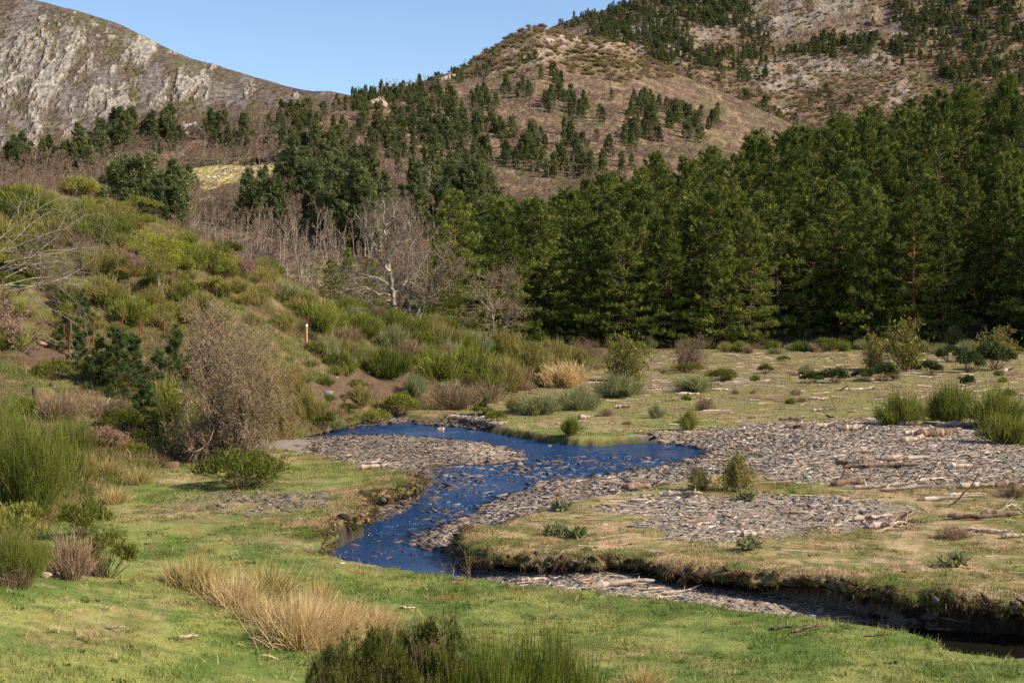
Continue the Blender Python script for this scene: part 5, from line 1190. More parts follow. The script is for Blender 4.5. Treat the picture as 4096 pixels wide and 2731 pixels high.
SH = [  # kind u v w h label mats k
 ('thorn', 548, 1058, 250, 330, 'big reddish leafless bush on the left slope, the largest of its kind', None, 0), ('thorn', 500, 900, 240, 235, 'reddish leafless bush behind the top of the biggest one', None, 0), ('thorn', 620, 985, 150, 190, 'olive brown leafless bush on the right flank of the biggest one', {'twigs': 'twig_olive'}, 0), ('thorn', 470, 1060, 140, 130, 'low brown leafless bush at the left foot of the biggest one', {'twigs': 'twig_mauve'}, 0),
 ('gorse', 558, 1118, 195, 92, 'dense green juniper like shrub at the foot of the reddish bush', G('heath'), 1), ('gorse', 600, 1100, 110, 75, 'right shoulder of dark green shrub at the foot of the reddish bush', G('heath'), 0),
 ('broom', 55, 1190, 250, 330, 'tall lush green broom filling the left edge', None, 4), ('broom', 155, 1085, 120, 180, 'green broom right of the tall one at the left edge', None, 4), ('broom', -20, 1100, 180, 240, 'tall green broom cut by the left edge', None, 4), ('broom', 185, 1100, 70, 90, 'small brownish broom beside the path', G('broom_olive'), 1),
 ('broom', 40, 1345, 150, 200, 'bright green broom at the lower left edge', None, 4), ('dead', 160, 1330, 125, 140, 'brown dead heather at lower left', None, 0), ('gorse', 240, 1325, 130, 140, 'dark olive shrub right of the brown dead heather', G('heath'), 2), ('gorse', 190, 1235, 130, 100, 'olive shrub above the brown dead heather', G('heath'), 0), ('pale', 110, 1190, 90, 55, 'pale dead shrub between the left brooms', None, 0), ('gorse', 45, 1225, 130, 80, 'yellow green shrub under the tall left broom', None, 1), ('dead', 30, 1350, 90, 90, 'brown heather stems at the foot of the bright green broom', None, 1), ('dead', 215, 1320, 60, 70, 'thin dry heather between dark olive shrub and brown heather', None, 1),
 ('broom', 735, 762, 130, 85, 'wide dark green broom behind the marker post', None, 1), ('broom', 748, 826, 62, 74, 'rounded grey green broom right of the marker post', G('broom_grey'), 0), ('broom', 792, 862, 52, 75, 'dark green upright broom below the grey green one', None, 2), ('broom', 887, 868, 112, 92, 'large rounded broom casting a dark shadow on the bare earth', None, 1),
 ('gorse', 908, 962, 112, 62, 'bright yellow green gorse above the far pool', None, 0), ('gorse', 868, 975, 60, 40, 'small yellow green gorse left of the bright one', None, 1), ('broom', 948, 912, 62, 70, 'pale grey green broom under the bleached branches', G('broom_grey'), 0), ('pale', 962, 858, 60, 36, 'bleached dead shrub right of the large rounded broom', None, 0), ('broom', 830, 930, 70, 60, 'dry sparse broom on the bare earth', G('broom_olive'), 3), ('gorse', 738, 985, 66, 58, 'green shrub at the left end of the far pool', G('heath'), 2),
 ('broom', 840, 775, 100, 70, 'green broom in the row above the large rounded one', None, 0), ('broom', 905, 770, 100, 66, 'green broom in the middle of the upper row', None, 1), ('broom', 968, 775, 80, 62, 'green broom at the right of the upper row', None, 2), ('leaf', 888, 790, 60, 30, 'dark grey leafed shrub between the rounded broom and the upper row', None, 0), ('broom', 1015, 800, 90, 70, 'tawny broom below the multi stemmed tree', G('broom_olive'), 1), ('broom', 1045, 758, 50, 42, 'small vivid green broom right of the multi stemmed tree', None, 2),
 ('broom', 1080, 868, 120, 100, 'broad green and straw broom below the small bare tree', None, 1), ('broom', 1010, 880, 110, 90, 'green broom left of the straw streaked one', None, 3), ('broom', 1158, 895, 96, 92, 'olive broom right below the small bare tree', G('broom_olive'), 0), ('broom', 1150, 812, 110, 66, 'olive broom at the root of the small bare tree', G('broom_olive'), 1), ('broom', 1215, 850, 110, 80, 'straw tinted broom right of the small bare tree', G('broom_olive'), 3), ('broom', 1262, 835, 96, 72, 'tall spreading olive broom before the dark pines', G('broom_olive'), 1),
 ('broom', 1300, 890, 120, 74, 'straw coloured broom at the end of the slope', G('straw'), 3), ('dead', 1050, 940, 130, 80, 'grey brown heather above the far gravel spit', None, 0), ('dead', 1120, 925, 110, 70, 'grey brown heather right of the far gravel spit', None, 1), ('broom', 1235, 952, 100, 62, 'pale green broom left of the small bright broom', G('broom_grey'), 3), ('broom', 1325, 942, 100, 66, 'pale green broom behind the small bright broom', G('broom_grey'), 1), ('broom', 1190, 945, 70, 50, 'low olive broom near the stream bend', G('broom_olive'), 0), ('gorse', 1105, 955, 50, 36, 'small dark green shrub near the stream bend', G('heath'), 2), ('gorse', 1140, 990, 50, 30, 'low shrub on the cut bank of the upper pool', G('heath'), 1),
 ('broom', 1310, 1000, 48, 58, 'small vivid green broom alone on the water edge', None, 0), ('broom', 1424, 912, 112, 68, 'grey green broom on the meadow left of centre', G('broom_grey'), 1), ('leaf', 1432, 918, 34, 24, 'small dark leafy shrub at the foot of the grey green meadow broom', None, 1), ('thorn', 1440, 875, 140, 100, 'olive leafless bush behind the grey green meadow broom', None, 1), ('thorn', 1582, 852, 84, 92, 'pinkish leafless bush standing at the far edge of the meadow', {'twigs': 'twig_mauve'}, 0), ('gorse', 1580, 856, 70, 28, 'dark green cushion under the pinkish bush', G('heath'), 1), ('thorn', 1345, 822, 70, 52, 'grey leafless bush before the dark pines left of the meadow', {'twigs': 'twig_mauve'}, 0), ('leaf', 1345, 840, 40, 30, 'dark green shrub below the grey leafless bush', None, 1),
 ('broom', 1582, 988, 46, 66, 'yellow green upright broom on the near meadow', G('gorse'), 2), ('dead', 1618, 942, 50, 46, 'brownish thin shrub behind the yellow green upright broom', None, 1), ('broom', 1508, 960, 36, 48, 'thin pale green broom on the near meadow', G('broom_grey'), 2), ('broom', 1600, 900, 100, 50, 'low grey green broom in the mid meadow', G('broom_grey'), 3), ('gorse', 1655, 876, 70, 34, 'green cushion shrub in the mid meadow', G('heath'), 1), ('gorse', 1755, 858, 40, 26, 'rounded green cushion shrub alone on the meadow', G('heath'), 0), ('gorse', 1800, 830, 30, 16, 'small green cushion at the far side of the meadow', G('heath'), 1), ('dead', 1440, 975, 26, 16, 'tiny brown heather on the near meadow', None, 0), ('dead', 1395, 955, 40, 30, 'brown heather right of the small vivid broom', None, 1), ('broom', 1850, 862, 36, 34, 'small grey broom left of the ivy shrubs', G('broom_grey'), 1),
 ('thorn', 2082, 852, 140, 112, 'spreading olive thorn bush with many pale stems on the meadow', None, 1), ('thorn', 2010, 850, 80, 78, 'smaller olive thorn bush left of the many stemmed one', None, 1),
 ('leaf', 1868, 880, 66, 32, 'dark leafy shrub at the left end of the low dark row', None, 0), ('leaf', 1920, 880, 70, 36, 'dark leafy shrub in the low row left of centre', None, 1), ('leaf', 1985, 876, 56, 36, 'dark leafy shrub in the middle of the low row', None, 0), ('leaf', 2030, 872, 70, 40, 'dark leafy shrub of the low row before the thorn bush', None, 1), ('leaf', 2135, 862, 66, 40, 'dark leafy shrub right of the thorn bush stems', None, 0), ('leaf', 2225, 888, 34, 28, 'dark leafy ball alone on the right meadow', None, 1), ('leaf', 2185, 832, 70, 40, 'dark leafy shrub behind the right meadow', None, 0), ('leaf', 2285, 850, 110, 70, 'ivy clad dark shrub near the right edge', None, 0), ('leaf', 2225, 855, 70, 50, 'dark leafy shrub left of the ivy clad one', None, 1),
 ('broom', 2072, 975, 116, 92, 'rounded green broom at the left of the three by the gravel', None, 1), ('broom', 2190, 975, 108, 120, 'taller green broom in the middle of those by the gravel', None, 0), ('broom', 2290, 985, 130, 120, 'wide green broom behind the driftwood at right', G('broom'), 1), ('broom', 2312, 1020, 120, 92, 'green broom at the right end of the driftwood pile', None, 3), ('broom', 2150, 965, 60, 70, 'small broom between the two rounded ones', G('broom_olive'), 2),
 ('thorn', 1690, 1128, 105, 95, 'brownish green leafy bush on the gravel edge', None, 1), ('thorn', 1610, 1128, 80, 62, 'lower brown bush left of the leafy one on the gravel edge', None, 1),
 ('thorn', 2265, 770, 70, 88, 'tall narrow leafless bush before the darkest pines at right', {'twigs': 'twig_mauve'}, 0), ('thorn', 2345, 775, 90, 82, 'leafless bush cut by the right edge before the dark pines', {'twigs': 'twig_mauve'}, 0), ('thorn', 2290, 825, 120, 70, 'olive leafless bush behind the ivy clad shrub', None, 1), ('thorn', 2180, 800, 70, 50, 'thin arching leafless bush at the dark forest edge', None, 1),
 ('dead', 2190, 1235, 80, 44, 'dry brown bush in the grass of the island', None, 0), ('dead', 2325, 1140, 80, 50, 'rust brown leafy bush by the right edge', G('twig_red'), 1),
 ('broom', 2055, 1130, 0, 0, '', None, 0),
 # fenced band and upper slope
 ('broom', 60, 505, 150, 95, 'green broom on the crest at the far left', None, 1), ('broom', 130, 530, 90, 80, 'vivid green broom below the crest', None, 2), ('broom', 205, 560, 120, 85, 'dark green broom left of the purple heather', None, 0), ('broom', 250, 520, 80, 60, 'olive broom near the crest', G('broom_olive'), 1), ('broom', 265, 545, 90, 70, 'green broom above the purple heather', None, 1), ('gorse', 330, 580, 90, 64, 'yellow gorse above the birch sapling', None, 2), ('gorse', 400, 640, 90, 60, 'cream and yellow gorse right of the birch sapling', None, 0), ('broom', 422, 570, 66, 50, 'light green broom on the crest before the thicket', None, 0), ('broom', 460, 612, 80, 56, 'green broom on the crest right of the light green one', None, 3), ('gorse', 505, 640, 70, 50, 'yellow gorse left of the purple heather bush', None, 1), ('gorse', 480, 680, 90, 56, 'olive gorse above the reddish bush', None, 2), ('dead', 305, 630, 66, 54, 'pinkish dry heather left of the birch sapling', G('purple'), 0), ('gorse', 288, 615, 46, 56, 'purple flowering heather with dark green base', G('purple'), 2), ('gorse', 565, 640, 52, 52, 'purple flowering heather bush on the crest', G('purple'), 0),
 ('broom', 600, 660, 70, 50, 'olive broom right of the purple heather bush', G('broom_olive'), 3), ('broom', 640, 690, 90, 60, 'grey green broom on the crest of the slope', G('broom_grey'), 1), ('broom', 690, 705, 80, 50, 'yellowish broom on the crest before the pines', G('broom_olive'), 0), ('gorse', 590, 700, 70, 50, 'yellow gorse under the crest', None, 0), ('broom', 300, 745, 110, 80, 'dark green broom behind the fence posts', None, 0), ('broom', 235, 690, 110, 70, 'olive broom on the mid slope', G('broom_olive'), 1), ('broom', 650, 760, 80, 60, 'olive broom left of the fence wire', G('broom_olive'), 2), ('broom', 700, 735, 70, 50, 'green broom above the marker post', None, 1), ('gorse', 770, 850, 60, 44, 'leafy green shrub on the bare earth', G('heath'), 0), ('gorse', 720, 815, 60, 34, 'low green cushion under the marker post', G('heath'), 1), ('broom', 700, 960, 80, 90, 'green and straw broom right of the reddish bush', G('broom_olive'), 2), ('broom', 660, 905, 80, 80, 'olive broom at the right of the reddish bush', G('broom_olive'), 1),
 ('broom', 235, 880, 90, 110, 'dark green broom among the young pines', None, 2), ('broom', 380, 985, 110, 140, 'dark green broom behind the young pine', None, 2), ('gorse', 270, 990, 100, 60, 'green shrub left of the young pine', G('heath'), 1), ('gorse', 225, 1030, 110, 56, 'brown and green shrub at the slope foot', G('dead'), 0), ('gorse', 300, 1045, 70, 34, 'low green shrub at the slope foot beside the path', G('heath'), 1), ('gorse', 120, 870, 90, 50, 'green shrub near the old stump', G('heath'), 1), ('dead', 130, 960, 110, 80, 'brown heather on the bank above the green broom', None, 0), ('dead', 230, 960, 80, 60, 'dry brown heather on the mid bank', None, 1), ('broom', 20, 800, 90, 60, 'small green broom under the dead branches', None, 3),
]
for kind, u, v, w_, h_, lab, mats, k in SH:
    if lab: put(kind, u, v, w_, h_, lab, None, mats, k)
# fill: shrubs that crowd the slope
def fill(reg, n_, kinds, wr, hr, lab, group):
    for _ in range(n_):
        for _t in range(20):
            u, v = r3.uniform(reg[0], reg[1]), r3.uniform(reg[2], reg[3]); p = SLOPE.place(u, v)
            if p is not None: break
        else: continue
        kd, mats, k = kinds[r3.integers(len(kinds))]; w_ = r3.uniform(*wr)
        put(kd, u, v, w_, w_ * r3.uniform(*hr), lab, group, mats, k, base=p)
YG = [('broom', None, None), ('broom', G('broom_olive'), None), ('gorse', None, None), ('broom', G('broom_olive'), None), ('gorse', G('heath'), None), ('broom', G('broom_olive'), None), ('dead', None, None)]
OL = [('broom', G('broom_olive'), None), ('broom', None, None), ('broom', G('broom_grey'), None), ('dead', None, None), ('gorse', G('heath'), None)]
fill((-40, 330, 445, 640), 62, YG, (45, 95), (.6, .95), 'one of the green brooms crowding the crest at upper left', 'brooms crowding the upper left crest')
fill((-40, 420, 620, 780), 46, YG, (40, 80), (.55, .9), 'one of the mixed shrubs crowding the slope above the fence', 'shrubs above the fence')
fill((330, 720, 560, 760), 60, YG, (36, 72), (.6, .95), 'one of the yellow green shrubs along the middle of the crest', 'shrubs along the middle crest')
fill((720, 1100, 700, 850), 44, OL, (40, 80), (.6, .95), 'one of the brooms in the band below the bare trees', 'brooms below the bare trees')
fill((1020, 1330, 800, 935), 44, OL, (40, 80), (.55, .9), 'one of the olive brooms at the low end of the slope', 'brooms at the low end of the slope')
fill((640, 830, 820, 985), 26, OL, (24, 50), (.5, .9), 'one of the small shrubs beside the bare earth', 'small shrubs beside the bare earth')
fill((-40, 480, 800, 1010), 34, OL + [('dead', None, None)], (28, 60), (.5, .9), 'one of the small shrubs on the bank below the fence', 'small shrubs below the fence')
for _ in range(46):
    u = r3.uniform(1380, 2400); d = r3.uniform(118, 137); x = float(ray(u, 700)[0] * d); z = float(ground(np.array([x]), np.array([d]))[0]); v = proj(np.array([x, d, z]))[1]; kd, mats, k = OL[r3.integers(5)]
    put(kd, u, v, r3.uniform(26, 60), r3.uniform(18, 40), 'one of the low shrubs lining the foot of the pine plantation', 'low shrubs at the forest foot', mats, k, base=np.array([x, d, z]))
for _ in range(20):
    u, v = r3.uniform(1400, 2330), r3.uniform(835, 955); w_ = r3.uniform(14, 30)
    put('dead' if r3.random() < .4 else 'broom', u, v, w_, w_ * .8, 'one of the small tufts of broom dotted over the meadow', 'small brooms on the meadow', None if r3.random() < .3 else None, None)
# foreground shrub, near the camera
FGB = [broom_model(r3, 1, 1.25, 13000, 'broom', .17, .0085, .03, up=.85)]; FGG = [clump_model(r3, 1, .95, 16000, 'erica', .05, .010, 90, False, 'stem', (.07, .16))]; FGB[0][1][1].materials[0] = M['broom_fg']
gz0 = lambda x, y: float(ground(np.array([float(x)]), np.array([float(y)]))[0])
for kd, u, vt, d, w_, lab, mats, nm in [('gorse', 840, 1470, 11.0, 360, 'dark green bushy shrub at the bottom centre of the foreground', None, 'gorse_shrub'), ('gorse', 1000, 1442, 11.5, 320, 'taller right part of dark bushy foreground shrub', None, 'gorse_shrub'), ('gorse', 900, 1466, 12.0, 280, 'back part of the dark bushy foreground shrub', None, 'gorse_shrub'),
  ('broom', 1210, 1480, 11.2, 330, 'fine stemmed green broom right of the dark foreground shrub', None, 'broom_shrub'), ('broom', 1120, 1490, 10.6, 280, 'fine stemmed broom between dark foreground shrub and the taller broom', None, 'broom_shrub'), ('gorse', 765, 1500, 10.6, 200, 'left end of the dark bushy foreground shrub', None, 'gorse_shrub'), ('broom', 1285, 1474, 11.8, 240, 'rightmost fine stemmed broom of the foreground', None, 'broom_shrub')]:
    x = float(ray(u, 1500)[0] * d); zt = float(at(u, vt, d)[2]); hm = (zt - gz0(x, d)) * 1.0 + .05
    sx = w_ * px2m(d) / 2 * 1.03; md, h0 = (FGB[0], .98) if kd == 'broom' else (FGG[0], .80)
    spawn(nm, md, (x, d, zt - hm), r3.uniform(0, 6), (sx, sx, hm / h0), lab, 'shrub', None, mats)
# low plants between the shrubs
mb = MB()
ii, jj = np.nonzero(SLOPE.vis & (SLOPE.pu > -60) & (SLOPE.pu < 1560)); pk = r3.choice(len(ii), 62000)
P = SLOPE.P[ii[pk], jj[pk]] + np.concatenate([r3.normal(size=(len(pk), 2)) * .12, np.zeros((len(pk), 1))], 1)
e_ = earth[ii[pk], jj[pk]]; P = P[r3.random(len(P)) > e_ * .85]
a = fbm(P[:, 0] * .5, P[:, 1] * .5); b = fbm(P[:, 0] * 2, P[:, 1] * 2)
c = mixc(np.array([.115, .135, .028]), np.array([.34, .25, .125]), sstep(.45, .66, b)); c = mixc(c, np.array([.20, .13, .075]), .75 * sstep(.46, .6, a))
V, Fs, cc = tufts(P[:, 0], P[:, 1], P[:, 2], 6, (.06 + .34 * r3.random(len(P)) ** 4), .02, c, r3, .12, .5); mb.add(V, Fs, col=cc)
tag(mb.build('undergrowth', M['blade']), 'low grass and heath between the shrubs of the slope', None, kind='stuff')
gn_scatter('heath_cushions', [[link('foliage', HEATH_S[0][1][1]), ]] if 0 else src_of([DEAD[0], DEAD[1], GOR[1]], ''), HEATH_SRC[1], r3.uniform(.6, 2.0, len(HEATH_SRC[1])), r3.uniform(0, 6.28, len(HEATH_SRC[1])), 'low heath cushions dotted over the open hill tops')

# ------------------------------------------------------------------ young pines, birch, bare trees
YP = [pine_model(r3, 2.2, .85, .02, .26, 6, 14, .13, .020, 14, 'pine_young', .016, 'stem', 5, .85), pine_model(r3, 2.2, .65, .02, .32, 5, 14, .14, .020, 14, 'pine_young', .016, 'stem', 5, .9)]
for u, v, h_, k, lab in [(326, 1003, 135, 0, 'young blue green pine nearest to the path'), (385, 935, 190, 1, 'young pine with a tall straw coloured leader shoot'), (262, 900, 150, 0, 'young pine in the cluster above the path, the widest'), (215, 895, 130, 1, 'young pine at the left of the cluster'), (300, 875, 110, 0, 'young pine behind the widest one'), (188, 780, 120, 1, 'young pine against the fence posts'), (150, 800, 80, 0, 'small young pine under the dead branches'), (1110, 955, 50, 1, 'tiny young pine near the stream bend'), (175, 850, 90, 0, 'young pine below the fence posts')]:
    p = spot(u, v); spawn('young_pine', YP[k], p - np.array([0, 0, .05]), r3.uniform(0, 6), h_ * px2m(p[1]) / 2.2 * np.array([1.1, 1.1, 1]), lab, 'young pine')
segs = []; tips = []
for k in range(4): grow(r3, (r3.normal() * .15, r3.normal() * .15, 0), (r3.normal() * .12, r3.normal() * .12, 1), 3.2, .028, 2, segs, bend=.1, up=.15, kids=(6, 8), ratio=.4, spread=.8, start=.25, tips=tips)
T_ = np.array(tips); T_ = T_[r3.integers(0, len(T_), 5200)] + r3.normal(size=(5200, 3)) * .16
V, Fs, q_ = blades(T_, r3.normal(size=(5200, 3)), .07, .05, seg=2, rng=r3); lf = MB(); lf.add(V, Fs, rnd=np.repeat(r3.random(5200), q_))
p = spot(368, 695); BIR = bare_model(r3, segs, 'bark_pale', 'twig_olive', 1, 5, .005) + [('foliage', lf.mesh('foliage', M['birch']))]
spawn('birch_sapling', BIR, p, 0, 150 * px2m(p[1]) / 4.0, 'yellow green birch sapling in new leaf on the left slope', 'birch')
spawn('birch_sapling', BIR, spot(760, 800), 2, .45, 'thin pale stemmed birch sapling near the marker post', 'birch')
def limb_tree(u, v, d, limbs, label, barkm, twigm, seed, tw=(7, 10), tl=1.3, thin=.008):
    """bare tree whose main limbs follow the photo: each limb is (radius m, [(du, dv) from the foot in layout pixels])"""
    rg = np.random.default_rng(seed); s_ = px2m(d); segs = []; foot = at(u, v, d)
    for r_, pts in limbs:
        pts = np.array(pts, float); n_ = len(pts); dep = np.cumsum(rg.normal(size=n_) * .35) * (np.arange(n_) > 0)
        p = np.stack([pts[:, 0] * s_, dep, -pts[:, 1] * s_], 1)
        q = resample(p, .35); q = q + np.concatenate([np.zeros((1, 3)), rg.normal(size=(len(q) - 1, 3)) * .05]); k = np.linspace(0, 1, len(q)); rr = r_ * (1 - .8 * k)
        for i in range(len(q) - 1): segs.append(np.concatenate([q[i], q[i + 1], [rr[i], rr[i + 1], 3]]))
        L_ = k[-1] * len(q) * .35
        for _ in range(int(L_ * rg.uniform(*tw) / 3) + 3):
            i = int(rg.uniform(.3, .999) * (len(q) - 1)); dd = nrm(q[i + 1] - q[i]); w_ = nrm(np.cross(dd, rg.normal(size=3)))
            grow(rg, q[i], dd + w_ * rg.uniform(.6, 1.4), tl * rg.uniform(.5, 1.2) * (1.25 - .5 * k[i]), max(rr[i] * .45, .014), 2, segs, bend=.2, up=.05, kids=(4, 6), ratio=.52, spread=.9, start=.2, nseg=3)
    spawn('bare_tree', bare_model(rg, segs, barkm, twigm, cut=1, sides=6, thin=thin), foot - np.array([0, 0, .25]), 0, 1, label, 'bare tree')
limb_tree(905, 722, 93, [(.18, [(0, 12), (2, -40), (-8, -95), (-14, -130), (-20, -185), (-26, -235), (-24, -275)]), (.13, [(-10, -105), (-35, -140), (-58, -185), (-75, -225), (-92, -240)]), (.11, [(-14, -135), (10, -165), (32, -190), (50, -240)]), (.10, [(-2, -75), (-40, -92), (-80, -100), (-120, -112)]),
  (.10, [(2, -60), (35, -85), (60, -120), (78, -150)]), (.08, [(-20, -180), (-44, -215), (-55, -262)]), (.08, [(-22, -200), (0, -235), (10, -270)]), (.08, [(0, -50), (-30, -55), (-70, -70), (-110, -66)])], 'tall pale lichen covered bare tree with bleached trunk', 'bark_pale', 'bark_grey', 4)
limb_tree(950, 742, 95, [(.13, [(0, 10), (-14, -60), (-20, -120), (-12, -170), (0, -205)]), (.14, [(0, 8), (12, -50), (40, -100), (62, -150), (80, -190)]), (.10, [(2, 5), (26, -60), (70, -90), (105, -125)]), (.10, [(-3, 5), (-30, -50), (-45, -100), (-40, -150)]), (.08, [(20, -70), (30, -130), (40, -180)]), (.08, [(50, -120), (90, -140), (118, -150)])], 'multi stemmed bare tree right of the tall pale one', 'bark_grey', 'twig_red', 12, tl=1.5)
limb_tree(1128, 800, 100, [(.14, [(0, 14), (4, -50), (2, -95), (-4, -140), (0, -175)]), (.08, [(3, -45), (-30, -65), (-60, -80), (-75, -82)]), (.08, [(3, -55), (35, -85), (62, -105)]), (.08, [(2, -90), (-28, -120), (-45, -150)]), (.07, [(2, -100), (28, -135), (40, -165)]), (.06, [(4, -50), (40, -62), (66, -84)])], 'small rounded bare tree before the dark pines', 'bark_grey', 'twig_red', 8, tl=1.5)
limb_tree(860, 735, 94, [(.08, [(0, 10), (-4, -60), (-12, -120)]), (.06, [(-2, -40), (-35, -70), (-60, -74)])], 'short broken bare tree left of the tall pale one', 'bark_pale', 'bark_grey', 15)
# fallen dead tree at the left edge
rg = np.random.default_rng(19); segs = []
for k in range(13):
    a = rg.uniform(-.25, .75); grow(rg, (rg.uniform(-.8, .2), rg.uniform(-.6, .6), rg.uniform(-.6, 1.1)), (1, rg.normal() * .35, a), rg.uniform(2.4, 4.6), rg.uniform(.02, .042), 2, segs, bend=.2, up=-.055, kids=(6, 8), ratio=.45, spread=1.0, start=.2, nseg=5)
grow(rg, (-2.5, 0, -.8), (1, 0, .5), 3.4, .11, 1, segs, bend=.1, up=0)
parts = bare_model(rg, segs, 'bark_grey', 'bark_grey', 1, 5, .005)
p = at(20, 640, 43.5); spawn('fallen_tree', parts, p, 0, .78, 'pale tangled crown of a dead fallen tree at the left edge', 'dead tree')
parts = twiggy_model(r3, 1, 1.1, 14, 3, 'bark_pale', 'twig_mauve', .006, .022)
p = spot(30, 800); spawn('leafless_shrub', parts, p, 1, np.array([1.7, 1.7, 1.8]), 'mauve tangle of bare twigs under the fallen dead tree', 'shrub')

# dry weeds in the grass
WEED = []
for k in range(3):
    segs = []
    for s_ in range(3): grow(r3, (r3.normal() * .03, r3.normal() * .03, 0), (r3.normal() * .2, r3.normal() * .2, 1), .8, .006, 1, segs, bend=.12, up=.1, kids=(4, 7), ratio=.3, spread=.7, start=.45, nseg=3)
    mb = MB(); g = np.array(segs); V, Fq = tubes(g[:, :8], 3); mb.add(V, Fq, rnd=.5); WEED.append(mb.mesh('weed', M['twig_red']))
for u, v, h_, lab in [(725, 1135, 80, 'dry upright weed on the left bank'), (1032, 1360, 75, 'dead weed at the pool edge of the near grass'), (1085, 1368, 120, 'thin tall dead weed by the end of the pool'), (1625, 1440, 90, 'dry seed headed weed near the side channel'), (1650, 1170, 60, 'thin weed on the island'), (1330, 1180, 90, 'tall thin weed on the island beside the gravel'), (2060, 1125, 80, 'dry tan weed at the lower edge of the gravel'), (2200, 1110, 70, 'thin dead weed on the right gravel'), (440, 1290, 90, 'dry stalks rising from the rush tussock at left'), (1560, 1480, 80, 'thin dark weed on the near lawn'), (1720, 850, 40, 'thin bare weed on the meadow'), (1700, 1210, 30, 'short stub of weed on the lower gravel'), (1560, 945, 40, 'dry weed on the near meadow'), (1780, 970, 36, 'thin weed near the gravel edge'), (910, 1195, 0, '')]:
    if lab: p = spot(u, v); single('dry_weed', WEED[r3.integers(3)], p, r3.uniform(0, 6), h_ * px2m(p[1]) / .85, lab, 'weed')
# green rosette plants
ROS = clump_model(r3, .2, .12, 160, 'broom_grey', .12, .05, 6, True)
for u, v, lab in [(1290, 1172, 'pale green thistle rosette on the island'), (1325, 1235, 'pale green thistle rosette near the turf edge'), (1275, 1228, 'small green plant left of the rosette near the edge'), (1720, 1320, 'ferny green plant hanging on the undercut bank'), (1715, 1150, 'dark green thistle by the gravel edge'), (1700, 1390, 0), (2190, 1300, 'green rosette in the dry grass of the island')]:
    if lab: spawn('thistle', ROS, spot(u, v), r3.uniform(0, 6), 1.2, lab, 'plant')

# ------------------------------------------------------------------ fence, post, stumps, bird
fr = link('wire_fence', None); fr.location = SLOPE.place(300, 790); tag(fr, 'wire fence on rusty iron stakes along the left slope', 'fence'); fo_ = np.array(fr.location)
tops = []
for (u, vb, vt, lean) in [(145, 805, 742, -.02), (153, 815, 735, .05), (208, 800, 735, .05), (266, 782, 706, .14), (318, 780, 735, .03), (372, 780, 735, .02), (703, 780, 722, .06), (786, 768, 738, .05), (1000, 782, 755, 0)]:
    p = SLOPE.place(u, vb); h = (vb - vt) * px2m(p[1]); tp = p + np.array([lean * h * 1.5, 0, h]); tops.append((p, tp))
    mb = MB(); V, Fq = tubes([[*(p - fo_ - np.array([0, 0, .1])), *(tp - fo_), .026, .024]], 4); mb.add(V, Fq); mb.build('stake', M['rust'], fr)
sg = []
for (p0, t0), (p1, t1) in zip(tops[:-1], tops[1:]):
    for f in (.25, .45, .65, .9):
        a, b = lerp(p0, t0, f) - fo_, lerp(p1, t1, f) - fo_; m_ = (a + b) / 2 - np.array([0, 0, .05])
        sg += [[*a, *m_, .0035, .0035], [*m_, *b, .0035, .0035]]
mb = MB(); V, Fq = tubes(sg, 3); mb.add(V, Fq); mb.build('wire', M['wire'], fr)
p = spot(701, 792); s_ = px2m(p[1]); h = 49 * s_; rt = link('marker_post', None); rt.location = p; tag(rt, 'round tan wooden post with a white painted band near its top', 'post')
def disc_tube(name, z0, z1, r_, mat, cap=True):
    mb = MB(); V, Fq = tubes([[0, 0, z0, 0, 0, z1, r_, r_]], 14); fs = [Fq]
    mb.add(V, fs)
    if cap: mb.add([[r_ * math.cos(k * .4488), r_ * math.sin(k * .4488), z1 + .001] for k in range(14)], np.array([list(range(14))]))
    mb.build(name, M[mat], rt)
disc_tube('post', -.2, h, .062, 'post'); disc_tube('white_band', h * .87, h * .955, .0645, 'paint', False)
def stump(u, v, hpx, wpx, label):
    p = spot(u, v); s_ = px2m(p[1]); mb = MB(); k = np.arange(14) / 14 * 6.283; prof = [(-.1, 1.35), (.1, 1.15), (.5, 1), (.85, .95)]
    rr = wpx * s_ / 2; hh = hpx * s_; Vs = []
    for z_, f in prof: Vs.append(np.stack([np.cos(k) * rr * f * (1 + .18 * np.sin(k * 5 + z_)), np.sin(k) * rr * f * (1 + .18 * np.sin(k * 5)), 0 * k + z_ * hh + (.15 * hh * np.sin(k * 3) if z_ > .8 else 0)], 1))
    V = np.concatenate(Vs + [np.array([[0, 0, hh * .72]])]); a = np.arange(14); F4 = np.concatenate([np.stack([a + 14 * j, (a + 1) % 14 + 14 * j, (a + 1) % 14 + 14 * (j + 1), a + 14 * (j + 1)], 1) for j in range(3)]); F3 = np.stack([a + 42, (a + 1) % 14 + 42, a * 0 + 56], 1)
    mb.add(V, [F4, F3], rnd=.5); single('tree_stump', mb.mesh('tree_stump', M['bark']), p, 0, 1, label, 'stump')
stump(75, 914, 28, 16, 'grey weathered stump on the left bank'); stump(118, 890, 12, 18, 'low broken stump right of the grey weathered one'); stump(1000 / 1, 905 * 0 + 872, 0.1, .1, '') if 0 else None
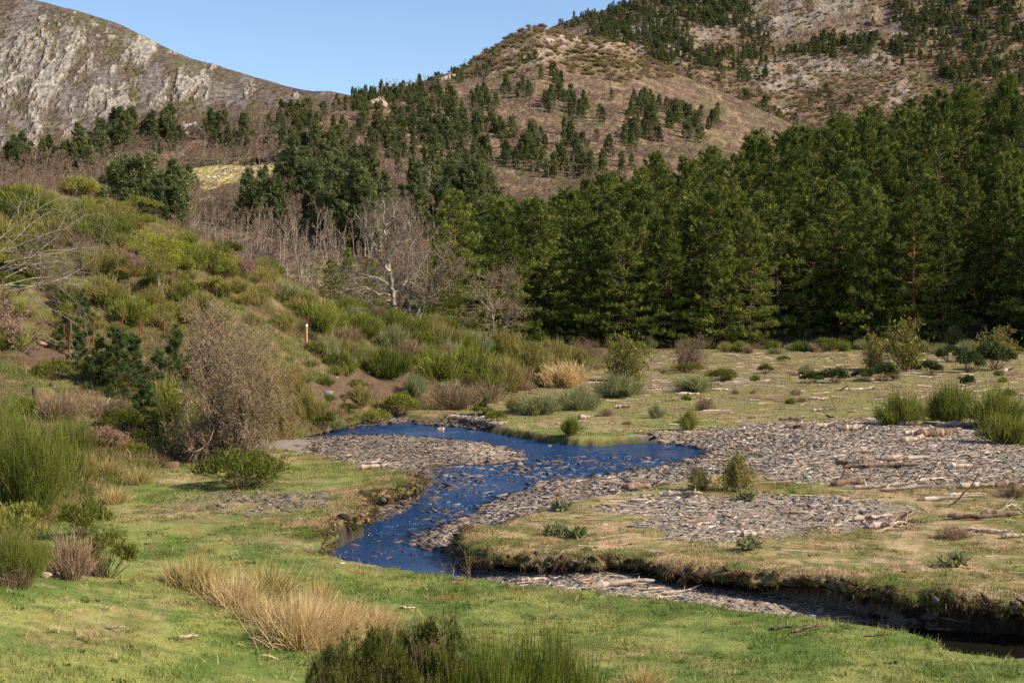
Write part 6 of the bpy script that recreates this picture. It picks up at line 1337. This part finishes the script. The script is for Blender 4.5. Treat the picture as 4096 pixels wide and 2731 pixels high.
# bird on the meadow
def bird(u, v):
    p = spot(u, v); mb = MB(); n_, m_ = 9, 10
    ax = np.array([(-.115, .075, .006), (-.09, .08, .016), (-.05, .09, .034), (-.01, .10, .045), (.03, .112, .042), (.055, .128, .028), (.075, .142, .027), (.095, .143, .018), (.112, .138, .004)])
    k = np.arange(m_) / m_ * 6.283; V = np.concatenate([np.stack([np.full(m_, a), np.cos(k) * r_ * .9, z_ + np.sin(k) * r_], 1) for a, z_, r_ in ax])
    mb.add(V, grid_faces(n_, m_)); i = np.arange(n_ - 1) * m_; mb.add(V, np.stack([i + m_ - 1, i, i + m_, i + 2 * m_ - 1], 1))
    V, Fq = tubes([[-.10, 0, .078, -.21, 0, .088, .014, .018], [-.05, .0, .13, 0, 0, .1, .0, .0]][:1], 6); V[:, 1] *= 1.4; mb.add(V, Fq)
    for s in (-1, 1):
        V, Fq = tubes([[.0, s * .02, .065, .012, s * .022, .0, .005, .004], [.012, s * .022, .004, .045, s * .024, .002, .004, .002]], 4); mb.add(V, Fq)
        V, Fq = tubes([[.03, s * .036, .115, -.12, s * .022, .085, .022, .006]], 6); mb.add(V, Fq)
    V, Fq = tubes([[.108, 0, .139, .138, 0, .134, .006, .001]], 5); mb.add(V, Fq)
    single('bird', mb.mesh('bird', M['bird'], True), p, 2.7, 1.15, 'small black bird standing on the meadow above the gravel', 'bird')
bird(1903, 963)
# ------------------------------------------------------------------ light, sky, camera
w = bpy.data.worlds.new('World'); scene.world = w; w.use_nodes = True
t = w.node_tree; t.nodes.clear()
o_ = t.nodes.new('ShaderNodeOutputWorld'); bg = t.nodes.new('ShaderNodeBackground'); sk = t.nodes.new('ShaderNodeTexSky')
ELEV, AZ = math.radians(37), math.radians(107)          # azimuth clockwise from +Y: to the right, a little behind the camera
sk.sky_type = 'NISHITA'; sk.sun_disc = False; sk.sun_elevation = ELEV; sk.sun_rotation = AZ
sk.air_density = 1.0; sk.dust_density = .7; sk.ozone_density = 2.4; sk.altitude = 1300
bg.inputs[1].default_value = .115
t.links.new(sk.outputs[0], bg.inputs[0]); t.links.new(bg.outputs[0], o_.inputs[0])
L = bpy.data.lights.new('sun', 'SUN'); L.energy = 5.0; L.angle = math.radians(.5); L.color = (1, .87, .69)
lo = bpy.data.objects.new('sun', L); COL.objects.link(lo)
sd = Vector((math.sin(AZ) * math.cos(ELEV), math.cos(AZ) * math.cos(ELEV), math.sin(ELEV)))
lo.rotation_euler = (-sd).to_track_quat('-Z', 'Y').to_euler(); lo.location = (60, -40, 80)
cam = bpy.data.cameras.new('camera'); cam.sensor_width = 36; cam.lens = F / 4096 * 36; cam.clip_end = 6000; cam.clip_start = .1
cam.dof.use_dof = True; cam.dof.focus_distance = 45; cam.dof.aperture_fstop = 6.3
co = bpy.data.objects.new('camera', cam); COL.objects.link(co); co.location = (0, 0, EYE); co.rotation_euler = (math.pi / 2 - PITCH, 0, 0)
scene.camera = co
scene.view_settings.view_transform = 'Standard'; scene.view_settings.look = 'None'; scene.view_settings.exposure = .66; scene.view_settings.gamma = 1
scene.cycles.max_bounces = 6; scene.cycles.diffuse_bounces = 3; scene.cycles.glossy_bounces = 3; scene.cycles.transmission_bounces = 3; scene.cycles.volume_bounces = 0
scene.cycles.use_denoising = False
